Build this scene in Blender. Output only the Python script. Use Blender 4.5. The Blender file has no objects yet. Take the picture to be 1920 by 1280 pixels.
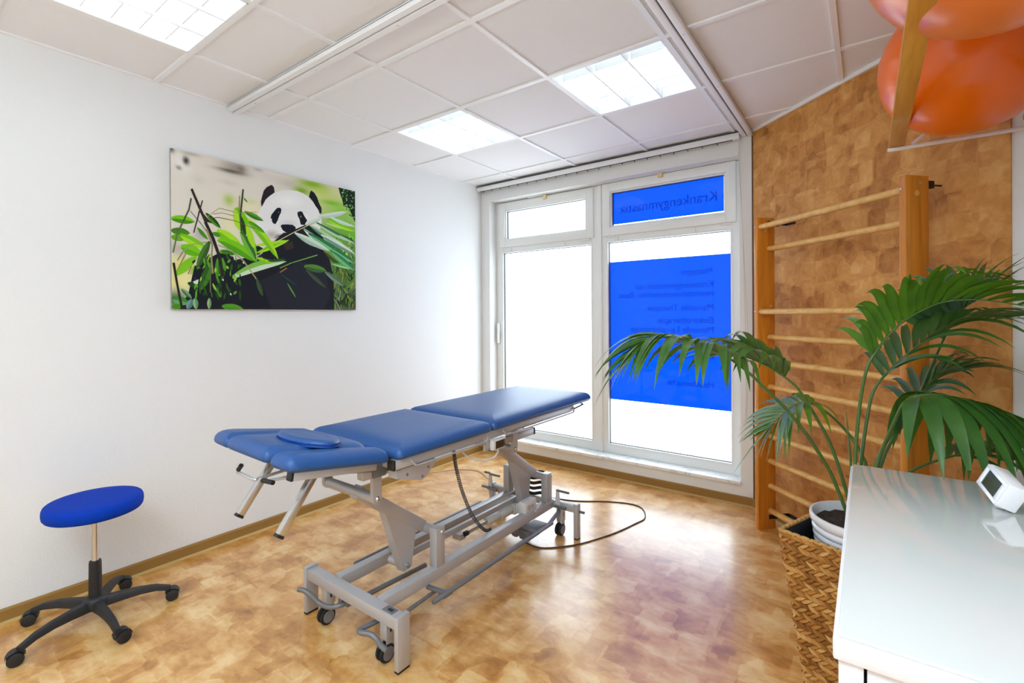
import bpy, bmesh, math, random
from mathutils import Vector, Matrix
from math import pi, sin, cos, radians as rad
S = bpy.context.scene
COL = S.collection
V = Vector

SKY = 5.0; LAMP_E = 2.8; BACK_W = 19.5; UP_W = 60.0; EXPO = 0.04; FILM_C = (.0004, .026, .235)
# ------------------------------------------------------------------ helpers
class MB:
    """collects shapes and links them as ONE mesh object"""
    def __init__(self):
        self.bm = bmesh.new()
        self.cl = None
    def _xf(self, vs, M):
        if M is not None:
            for v in vs: v.co = M @ v.co
    def box(self, c, s, M=None, bev=0.0, seg=2, mi=0):
        g = bmesh.ops.create_cube(self.bm, size=1.0)
        vs = g['verts']
        for v in vs:
            v.co = V((v.co.x*s[0]+c[0], v.co.y*s[1]+c[1], v.co.z*s[2]+c[2]))
        fs = set(f for v in vs for f in v.link_faces)
        for f in fs: f.material_index = mi
        if bev > 0:
            es = list(set(e for v in vs for e in v.link_edges))
            r = bmesh.ops.bevel(self.bm, geom=es, offset=bev, segments=seg, profile=0.5, affect='EDGES', clamp_overlap=True)
            vs = list(set(list(r['verts'])+[v for v in vs if v.is_valid]))
            for f in set(f for v in vs for f in v.link_faces): f.material_index = mi
        self._xf(vs, M)
        return vs
    def span(self, a, b, bev=0.0, M=None, mi=0):
        c = [(a[i]+b[i])/2 for i in range(3)]; s = [abs(b[i]-a[i]) for i in range(3)]
        return self.box(c, s, M, bev, 2, mi)
    def beam(self, p0, p1, w, h, up=(0,0,1), bev=0.002, mi=0):
        p0, p1 = V(p0), V(p1); d = (p1-p0); L = d.length; y = d.normalized()
        x = y.cross(V(up)).normalized(); z = x.cross(y)
        M = Matrix((x, y, z)).transposed().to_4x4(); M.translation = (p0+p1)/2
        return self.box((0,0,0), (w, L, h), M, bev, 2, mi)
    def tube(self, pts, r, n=12, cap=True, mi=0, closed=False):
        pts = [V(p) for p in pts]; m = len(pts)
        rr = r if isinstance(r, (list, tuple)) else [r]*m
        tang = []
        for i in range(m):
            a = pts[max(i-1, 0)]; b = pts[min(i+1, m-1)]
            tang.append((b-a).normalized())
        u = tang[0].orthogonal().normalized(); rings = []
        for i in range(m):
            t = tang[i]
            u = (u - t*u.dot(t)).normalized(); w = t.cross(u)
            rings.append([self.bm.verts.new(pts[i]+(u*cos(2*pi*k/n)+w*sin(2*pi*k/n))*rr[i]) for k in range(n)])
        for i in range(m-1):
            for k in range(n):
                f = self.bm.faces.new((rings[i][k], rings[i][(k+1) % n], rings[i+1][(k+1) % n], rings[i+1][k])); f.material_index = mi
        if cap:
            f = self.bm.faces.new(rings[0][::-1]); f.material_index = mi
            f = self.bm.faces.new(rings[-1]); f.material_index = mi
    def cyl(self, p0, p1, r, n=24, bev=0.0, mi=0):
        p0, p1 = V(p0), V(p1); d = (p1-p0); L = d.length; t = d.normalized()
        if bev <= 0: return self.tube([p0, p1], r, n, mi=mi)
        self.tube([p0, p0+t*bev*.3, p0+t*bev, p1-t*bev, p1-t*bev*.3, p1], [r-bev, r-bev*.3, r, r, r-bev*.3, r-bev], n, mi=mi)
    def lathe(self, prof, c=(0,0,0), n=40, M=None, mi=0, cap=True):
        rings = []; vs = []
        for (r, z) in prof:
            ring = []
            for k in range(n):
                v = self.bm.verts.new((c[0]+r*cos(2*pi*k/n), c[1]+r*sin(2*pi*k/n), c[2]+z)); ring.append(v); vs.append(v)
            rings.append(ring)
        for i in range(len(prof)-1):
            for k in range(n):
                f = self.bm.faces.new((rings[i][k], rings[i][(k+1) % n], rings[i+1][(k+1) % n], rings[i+1][k])); f.material_index = mi
        if cap:
            self.bm.faces.new(rings[0][::-1]).material_index = mi
            self.bm.faces.new(rings[-1]).material_index = mi
        self._xf(vs, M)
        return vs
    def prism(self, pts, d, mi=0):
        """pts: 3D planar polygon, d: extrusion vector"""
        a = [self.bm.verts.new(V(p)) for p in pts]; b = [self.bm.verts.new(V(p)+V(d)) for p in pts]
        n = len(a)
        self.bm.faces.new(a[::-1]).material_index = mi; self.bm.faces.new(b).material_index = mi
        for i in range(n):
            self.bm.faces.new((a[i], a[(i+1) % n], b[(i+1) % n], b[i])).material_index = mi
    def quad(self, *p, mi=0):
        f = self.bm.faces.new([self.bm.verts.new(V(q)) for q in p]); f.material_index = mi; return f
    def layers(self, outline, prof, z0=0.0, xf=None, mi=0):
        """closed outline (CCW) swept through (inset, height) profile; capped"""
        n = len(outline); nor = []
        for i in range(n):
            a = V(outline[i-1]); b = V(outline[(i+1) % n]); t = (b-a).normalized(); nor.append(V((-t.y, t.x)))
        rings = []
        for (ins, h) in prof:
            ring = []
            for i in range(n):
                p = V(outline[i]) + nor[i]*ins
                q = V((p.x, p.y, z0+h))
                if xf: q = V(xf(q))
                ring.append(self.bm.verts.new(q))
            rings.append(ring)
        for j in range(len(rings)-1):
            for i in range(n):
                self.bm.faces.new((rings[j][i], rings[j][(i+1) % n], rings[j+1][(i+1) % n], rings[j+1][i])).material_index = mi
        self.bm.faces.new(rings[0][::-1]).material_index = mi
        self.bm.faces.new(rings[-1]).material_index = mi
    def pad(self, outline, prof, z0, clamp, xf=None):
        """like layers(), but insets beyond clamp shrink the outline about its middle, so corners never fold"""
        n = len(outline); nor = []
        xs = [p[0] for p in outline]; ys = [p[1] for p in outline]
        cx, cy = (min(xs)+max(xs))/2, (min(ys)+max(ys))/2; hx, hy = (max(xs)-min(xs))/2, (max(ys)-min(ys))/2
        for i in range(n):
            t = (V(outline[(i+1) % n])-V(outline[i-1])).normalized(); nor.append(V((-t.y, t.x)))
        rings = []
        for (ins, h) in prof:
            a = min(ins, clamp); e = max(0, ins-clamp); ring = []
            for i in range(n):
                p = V(outline[i][:2]) + nor[i]*a
                p = V((cx+(p.x-cx)*(1-e/hx), cy+(p.y-cy)*(1-e/hy), 0))
                q = V((p.x, p.y, z0+h))
                if xf: q = V(xf(q))
                ring.append(self.bm.verts.new(q))
            rings.append(ring)
        for j in range(len(rings)-1):
            for i in range(n):
                self.bm.faces.new((rings[j][i], rings[j][(i+1) % n], rings[j+1][(i+1) % n], rings[j+1][i]))
        self.bm.faces.new(rings[0][::-1])
        last = rings[-1]; c = sum((v.co for v in last), V((0,0,0)))/n
        mids = []
        for f in (.75, .5, .25):
            mids.append([self.bm.verts.new(c+(v.co-c)*f+V((0,0,.0012*(1-f)))) for v in last])
        prev = last
        for ring in mids:
            for i in range(n): self.bm.faces.new((prev[i], prev[(i+1) % n], ring[(i+1) % n], ring[i]))
            prev = ring
        cv = self.bm.verts.new(c+V((0,0,.0012)))
        for i in range(n): self.bm.faces.new((prev[i], prev[(i+1) % n], cv))
    def build(self, name, mats, parent=None, smooth=35, fix=True):
        if fix: bmesh.ops.recalc_face_normals(self.bm, faces=self.bm.faces[:])
        me = bpy.data.meshes.new(name); self.bm.to_mesh(me); self.bm.free()
        for m in (mats if isinstance(mats, (list, tuple)) else [mats]): me.materials.append(m)
        if smooth:
            me.shade_smooth(); me.set_sharp_from_angle(angle=rad(smooth))
        o = bpy.data.objects.new(name, me); COL.objects.link(o)
        if parent:
            o.parent = parent
            o.matrix_parent_inverse = parent_world(parent).inverted()
        return o

def parent_world(o):
    m = o.matrix_basis.copy()
    if o.parent: m = parent_world(o.parent) @ o.matrix_parent_inverse @ m
    return m
def tag(o, label, cat, group=None, kind=None):
    if label: o['label'] = label
    if cat: o['category'] = cat
    if group: o['group'] = group
    if kind: o['kind'] = kind
    return o
def thing(name, label, cat, loc=(0,0,0), group=None):
    o = bpy.data.objects.new(name, None); COL.objects.link(o); o.location = loc
    o.empty_display_size = 0.1
    return tag(o, label, cat, group)
def struct(o): o['kind'] = 'structure'; return o
def lab(o, s): o['label'] = s; return o
def copy_tree(o, parent=None, delta=None):
    c = o.copy(); COL.objects.link(c)
    if parent: c.parent = parent; c.matrix_parent_inverse = o.matrix_parent_inverse.copy()
    for ch in list(o.children): copy_tree(ch, c)
    return c
def catmull(P, k=6):
    P = [V(p) for p in P]; out = []
    for i in range(len(P)-1):
        p0 = P[max(i-1, 0)]; p1 = P[i]; p2 = P[i+1]; p3 = P[min(i+2, len(P)-1)]
        for j in range(k):
            t = j/k
            out.append(0.5*((2*p1)+(p2-p0)*t+(2*p0-5*p1+4*p2-p3)*t*t+(3*p1-p0-3*p2+p3)*t**3))
    out.append(P[-1]); return out
def rpoly(pts, r, seg=6):
    """rounded polygon outline, r scalar or list"""
    n = len(pts); out = []
    for i in range(n):
        p = V(pts[i]); a = V(pts[i-1]); b = V(pts[(i+1) % n]); q = r[i] if isinstance(r, (list, tuple)) else r
        da = (a-p).normalized(); db = (b-p).normalized()
        ang = da.angle(db); t = min(q/math.tan(ang/2), (a-p).length*.49, (b-p).length*.49)
        s = p+da*t; e = p+db*t
        for k in range(seg+1):
            u = k/seg
            out.append((1-u)**2*s+2*u*(1-u)*p+u*u*e)
    # densify
    res = []
    for i in range(len(out)):
        a = out[i]; b = out[(i+1) % len(out)]
        L = (b-a).length; m = max(1, int(L/0.03))
        for k in range(m): res.append(a.lerp(b, k/m))
    return res

# ------------------------------------------------------------------ materials
def s2l(c):
    if isinstance(c, str): c = tuple(int(c[i:i+2], 16) for i in (0, 2, 4))
    return tuple(((x/255)/12.92 if x/255 <= .04045 else ((x/255+.055)/1.055)**2.4) for x in c)
def mat(name, col=(200,200,200), rough=.5, metal=0.0, spec=.5, coat=0.0, coat_r=.05, emis=None, es=0, sheen=0):
    m = bpy.data.materials.new(name); m.use_nodes = True
    b = m.node_tree.nodes['Principled BSDF']
    b.inputs['Base Color'].default_value = (*s2l(col), 1)
    b.inputs['Roughness'].default_value = rough; b.inputs['Metallic'].default_value = metal
    b.inputs['Specular IOR Level'].default_value = spec
    b.inputs['Coat Weight'].default_value = coat; b.inputs['Coat Roughness'].default_value = coat_r
    if emis:
        b.inputs['Emission Color'].default_value = (*s2l(emis), 1); b.inputs['Emission Strength'].default_value = es
    return m
class N:
    def __init__(s, m): s.t = m.node_tree; s.b = s.t.nodes['Principled BSDF']
    def n(s, typ, **kw):
        x = s.t.nodes.new(typ)
        for k, v in kw.items():
            if k.startswith('_'): setattr(x, k[1:], v)
            else: x.inputs[k.replace('__', ' ')].default_value = v
        return x
    def l(s, a, b): s.t.links.new(a, b)
    def co(s, scale=(1,1,1), rot=(0,0,0), out='Object'):
        c = s.t.nodes.new('ShaderNodeTexCoord'); mp = s.t.nodes.new('ShaderNodeMapping')
        mp.inputs['Scale'].default_value = scale; mp.inputs['Rotation'].default_value = rot
        s.l(c.outputs[out], mp.inputs[0]); return mp.outputs[0]
    def ramp(s, fac, stops):
        r = s.t.nodes.new('ShaderNodeValToRGB'); e = r.color_ramp.elements
        while len(e) < len(stops): e.new(.5)
        for x, (p, c) in zip(e, stops): x.position = p; x.color = (*s2l(c), 1)
        s.l(fac, r.inputs[0]); return r.outputs[0]
    def math(s, op, a, b):
        x = s.t.nodes.new('ShaderNodeMath'); x.operation = op
        for i, q in enumerate((a, b)):
            if isinstance(q, (int, float)): x.inputs[i].default_value = q
            else: s.l(q, x.inputs[i])
        return x.outputs[0]
    def bump(s, h, strength=.2, dist=.002):
        x = s.t.nodes.new('ShaderNodeBump'); x.inputs['Strength'].default_value = strength; x.inputs['Distance'].default_value = dist
        s.l(h, x.inputs['Height']); s.l(x.outputs[0], s.b.inputs['Normal'])
    def noise(s, v, scale, detail=3, rough=.5, dist=0.0):
        x = s.n('ShaderNodeTexNoise', Scale=scale, Detail=detail, Roughness=rough, Distortion=dist); s.l(v, x.inputs['Vector']); return x.outputs['Fac']

def m_wall(name, col=(231,232,231), bump=.45, sc=95):
    m = mat(name, col, .85, spec=.25); k = N(m); c = k.co()
    k.bump(k.noise(c, sc, 4, .6), bump, .004); return m
def m_cork(name, rot, scale, stops, rough, coat, flow, vw=(.22, .16, .66), nsc=9, smo=.12, off=1.0, dis=.7):
    m = mat(name, (190,140,80), rough, spec=.45, coat=coat, coat_r=.19); k = N(m)
    c = k.co(rot=rot)
    wn = k.n('ShaderNodeTexNoise', Scale=9.0, Detail=2.0); k.l(c, wn.inputs['Vector'])
    mx = k.n('ShaderNodeMix', _data_type='VECTOR'); mx.inputs[0].default_value = .012
    k.l(c, mx.inputs[4]); k.l(wn.outputs['Color'], mx.inputs[5])
    vor = []
    for s_ in (scale, scale*1.45):
        v = k.n('ShaderNodeTexVoronoi', _feature='SMOOTH_F1', _distance='CHEBYCHEV', Scale=s_, Randomness=.75); v.inputs['Smoothness'].default_value = smo; k.l(mx.outputs[1], v.inputs['Vector'])
        sp = k.n('ShaderNodeSeparateColor'); k.l(v.outputs['Color'], sp.inputs[0]); vor.append((sp.outputs[0], sp.outputs[1]))
    # flakes: stretched, distorted noise whose direction differs from block to block
    cc = k.n('ShaderNodeMapping'); cc.inputs['Scale'].default_value = flow; k.l(c, cc.inputs[0])
    ad = k.n('ShaderNodeVectorMath', _operation='ADD'); k.l(cc.outputs[0], ad.inputs[0])
    cmb = k.n('ShaderNodeCombineXYZ'); k.l(k.math('MULTIPLY', vor[0][0], 7.0*off), cmb.inputs[0]); k.l(k.math('MULTIPLY', vor[0][1], 5.0*off), cmb.inputs[1]); k.l(cmb.outputs[0], ad.inputs[1])
    n1 = k.noise(ad.outputs[0], nsc, 5, .58, dis); n2 = k.noise(ad.outputs[0], nsc*3.6, 3, .55, .6)
    a = k.math('MULTIPLY', vor[0][1], vw[0]); b = k.math('MULTIPLY', vor[1][1], vw[1])
    s1 = k.math('ADD', a, b); s2 = k.math('ADD', s1, k.math('MULTIPLY', n1, vw[2])); s3 = k.math('ADD', s2, k.math('MULTIPLY', n2, .24))
    s3 = k.math('SUBTRACT', s3, .14)
    k.l(k.ramp(s3, stops), k.b.inputs['Base Color'])
    k.bump(n2, .06, .001)
    return m
def m_wood(name, c1, c2, axis, rough=.4, scale=1.0, coat=.2):
    m = mat(name, c1, rough, coat=coat); k = N(m)
    sc = [14*scale]*3; sc[axis] = .9*scale
    c = k.co(scale=sc)
    n1 = k.noise(c, 2.4, 4, .55, .9)
    k.l(k.ramp(n1, [(.3, c2), (.62, c1)]), k.b.inputs['Base Color']); return m
def m_leather(name, col, rough=.42, bump=.12, spec=.5):
    m = mat(name, col, rough, spec=spec); k = N(m); c = k.co()
    v = k.n('ShaderNodeTexVoronoi', Scale=420.0); k.l(c, v.inputs['Vector'])
    w = k.noise(c, 22, 4, .6, .6)
    k.bump(k.math('ADD', k.math('MULTIPLY', v.outputs['Distance'], .35), k.math('MULTIPLY', w, 1.2)), bump, .003); return m
def m_metal(name, col, rough=.35, metal=.6):
    m = mat(name, col, rough, metal); k = N(m); c = k.co()
    n = k.noise(c, 700, 2, .5)
    k.bump(n, .05, .0005); return m

M_WALL = m_wall('white_wall_paint'); M_CEILTILE = m_wall('ceiling_tile_board', (238,237,237), .5, 260)
M_TBAR = mat('white_enamelled_bar', (238,238,238), .4)
M_CORKW = m_cork('cork_wall_covering', (0,0,rad(-45.0)), 8.5, [(.25, (150,92,36)), (.45, (194,132,62)), (.60, (210,152,80)), (.8, (228,180,112))], .6, 0, (1,1,1.0))
M_FLOOR = m_cork('cork_pattern_vinyl', (0,0,0), 7.0, [(.22, (140,84,26)), (.40, (184,124,52)), (.55, (212,155,84)), (.78, (236,198,138))], .34, .95, (.62,.95,1), (.17, .15, .84), 8.5, .04, 0.0, .45)
M_BASE = mat('brown_carpet_skirting', (150,112,52), .8); M_BASE2 = mat('tan_vinyl_strip', (198,166,106), .6)
M_DARKEDGE = mat('dark_brown_edging', (88,58,26), .6)
M_UPVC = mat('white_upvc', (236,238,236), .3, coat=.15)
M_GASKET = mat('dark_grey_gasket', (70,78,84), .6)
M_IVORY = mat('ivory_plastic', (226,204,158), .5)
M_MARBLE = mat('white_marble', (236,238,238), .25); 
_k = N(M_MARBLE); _k.l(_k.ramp(_k.noise(_k.co(), 9, 5, .6, 1.5), [(.3, (205,208,208)), (.5, (238,240,240))]), _k.b.inputs['Base Color'])
M_LEATHER = m_leather('blue_upholstery_vinyl', (32,80,142), .40, .25)
M_STOOL = m_leather('royal_blue_seat_vinyl', (0,54,168), .7, .06, .12)
M_SILVER = m_metal('silver_powder_coat', (186,184,186), .42, .3)
M_GREYROD = m_metal('dark_grey_powder_coat', (120,121,126), .45, .3)
M_CHROME = m_metal('polished_chrome', (205,205,205), .2, .85)
M_BLACK = mat('black_plastic', (26,26,28), .5)
M_RUBBER = mat('black_rubber', (20,20,20), .8)
M_WHEEL = mat('grey_wheel_disc', (120,120,126), .5)
M_BASE_PLASTIC = m_leather('black_glass_filled_nylon', (36,36,38), .55, .08)
M_LGREY = mat('light_grey_plastic', (214,212,210), .45)
M_DISPLAY = mat('dark_display_window', (64,50,40), .2)
M_CABLE = mat('dark_cable_sheath', (66,52,44), .5); M_WCABLE = mat('pale_cable_sheath', (196,188,176), .5); M_COIL = mat('grey_coil_sheath', (74,72,72), .5)
M_BEECHD = m_wood('amber_lacquered_beech', (216,140,40), (190,114,26), 2, .35)
M_BEECHL = m_wood('pale_beech_rung', (230,184,110), (208,156,80), 0, .4)
M_BEECHY = m_wood('amber_beech_bar', (222,158,54), (196,126,30), 1, .4)
M_BALL = mat('orange_ball_vinyl', (240,108,0), .28, spec=.6)
M_BALL2 = mat('copper_ball_vinyl', (226,118,52), .28, spec=.6)
for _m in (M_BALL, M_BALL2):
    _k = N(_m); _w = _k.n('ShaderNodeTexWave', Scale=18.0, Distortion=0.0, _bands_direction='Z'); _k.l(_k.co(), _w.inputs['Vector']); _k.bump(_w.outputs['Fac'], .05, .002)
M_WHITEMETAL = mat('white_lacquered_steel', (236,228,228), .3, coat=.3)
M_CABINET = mat('white_lacquered_board', (226,222,224), .35)
M_GLASSTOP = mat('white_back_painted_glass', (208,210,208), .06, spec=.5, coat=.5, coat_r=.02)
M_CLOCK = mat('white_clock_plastic', (240,238,240), .25, coat=.3); M_LCD = mat('green_grey_lcd', (58,62,40), .12)
M_POT = mat('white_glazed_ceramic', (232,230,234), .3, coat=.3); M_SOIL = mat('dark_potting_soil', (52,38,32), .95)
_k = N(M_SOIL); _n = _k.noise(_k.co(), 90, 4, .7); _k.l(_k.ramp(_n, [(.35, (30,22,20)), (.65, (84,62,52))]), _k.b.inputs['Base Color']); _k.bump(_n, .9, .01)
M_LINER = mat('black_liner_film', (24,26,32), .5)
def m_leafm(name, c1, c2):
    m = mat(name, c1, .38, spec=.45); k = N(m)
    n = k.noise(k.co(), 14, 3, .5); k.l(k.ramp(n, [(.3, c2), (.7, c1)]), k.b.inputs['Base Color'])
    b = k.b; t = k.n('ShaderNodeBsdfTranslucent'); t.inputs[0].default_value = (*s2l((96,150,24)), 1)
    mx = k.n('ShaderNodeMixShader'); mx.inputs[0].default_value = .22
    out = [x for x in k.t.nodes if x.type == 'OUTPUT_MATERIAL'][0]
    k.l(b.outputs[0], mx.inputs[1]); k.l(t.outputs[0], mx.inputs[2]); k.l(mx.outputs[0], out.inputs[0]); return m
M_LEAF = [m_leafm('palm_leaf_green', (66,110,46), (44,84,36)), m_leafm('palm_leaf_bright', (88,136,22), (60,104,16)), m_leafm('palm_leaf_blue_green', (56,96,64), (40,76,50))]
M_STALK = mat('green_palm_stalk', (74,104,40), .45)
M_WEAVE = mat('water_hyacinth_braid', (170,120,60), .6, spec=.3)
_k = N(M_WEAVE); _c = _k.co(); _n = _k.noise(_c, 26, 4, .6, .4); _n2 = _k.noise(_c, 160, 3, .6)
_at = _k.n('ShaderNodeAttribute', _attribute_name='tone'); _k.l(_k.ramp(_k.math('ADD', _k.math('MULTIPLY', _at.outputs['Fac'], .72), _k.math('MULTIPLY', _n, .28)), [(.15, (118,70,24)), (.5, (178,122,58)), (.85, (214,168,100))]), _k.b.inputs['Base Color']); _k.bump(_n2, .4, .002)
M_WEAVEB = mat('brown_weave_backing', (64,42,22), .8)
M_REFL = mat('matt_white_reflector', (240,242,242), .35)
M_LAMP = mat('lamp_diffuser', (255,255,255), .5, emis=(226,243,255), es=LAMP_E)

def m_glass():
    m = bpy.data.materials.new('window_glass'); m.use_nodes = True; t = m.node_tree; t.nodes.clear()
    o = t.nodes.new('ShaderNodeOutputMaterial'); tr = t.nodes.new('ShaderNodeBsdfTransparent'); gl = t.nodes.new('ShaderNodeBsdfGlossy')
    gl.inputs['Roughness'].default_value = .03; fr = t.nodes.new('ShaderNodeFresnel'); fr.inputs[0].default_value = 1.34
    mx = t.nodes.new('ShaderNodeMixShader')
    ge = t.nodes.new('ShaderNodeNewGeometry'); sub = t.nodes.new('ShaderNodeMath'); sub.operation = 'SUBTRACT'; sub.inputs[0].default_value = 1; mu = t.nodes.new('ShaderNodeMath'); mu.operation = 'MULTIPLY'
    t.links.new(ge.outputs['Backfacing'], sub.inputs[1]); t.links.new(sub.outputs[0], mu.inputs[0]); t.links.new(fr.outputs[0], mu.inputs[1])
    t.links.new(mu.outputs[0], mx.inputs[0]); t.links.new(tr.outputs[0], mx.inputs[1]); t.links.new(gl.outputs[0], mx.inputs[2]); t.links.new(mx.outputs[0], o.inputs[0]); return m
M_GLASS = m_glass()
def m_film(name, col, transp=False):
    m = bpy.data.materials.new(name); m.use_nodes = True; t = m.node_tree; t.nodes.clear()
    o = t.nodes.new('ShaderNodeOutputMaterial')
    x = t.nodes.new('ShaderNodeBsdfTransparent' if transp else 'ShaderNodeBsdfTranslucent'); x.inputs[0].default_value = (*col, 1)
    t.links.new(x.outputs[0], o.inputs[0]); return m
M_FILM = m_film('blue_translucent_film', FILM_C)
M_LETTER = m_film('dark_blue_letter_film', (.25, .28, .42), True)
PB=[(47,59,35,40,(240,238,235),0.7),(2,7,12,13,(70,62,52),0.9),(63,44,11,16,(30,24,18),1),(33,85,10,8,(90,80,68),0.7),(281,25,60,33,(150,140,128),0.8),(264,47,59,8,(75,68,58),0.9),(313,25,21,19,(110,102,92),0.7),(399,5,22,11,(160,150,140),0.7),(82,6,37,9,(150,135,120),0.6),(117,125,28,21,(205,200,190),0.6),(253,108,45,11,(205,198,180),0.7),(558,43,79,22,(195,188,182),0.8),(459,34,61,18,(214,208,200),0.8),(255,198,24,26,(150,190,70),0.9),(361,187,29,15,(185,205,130),0.8),(368,220,97,42,(232,222,180),0.8),(261,325,55,51,(228,226,170),0.8),(826,110,163,111,(202,208,130),1),(712,18,78,23,(125,170,30),1),(643,68,41,19,(120,165,35),1),(765,47,51,20,(180,205,90),0.9),(841,104,65,14,(110,180,30),0.9),(901,138,59,31,(150,205,70),0.9),(827,-2,45,14,(205,195,150),0.7),(923,261,162,120,(120,190,60),1),(919,527,193,214,(70,105,40),1),(936,698,142,60,(30,42,26),1),(37,548,60,51,(225,220,130),0.9),(36,626,66,44,(232,224,150),1),(120,392,28,28,(175,170,165),0.8),(23,468,32,30,(185,178,165),0.8),(12,704,47,37,(60,90,45),0.9)]
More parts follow.
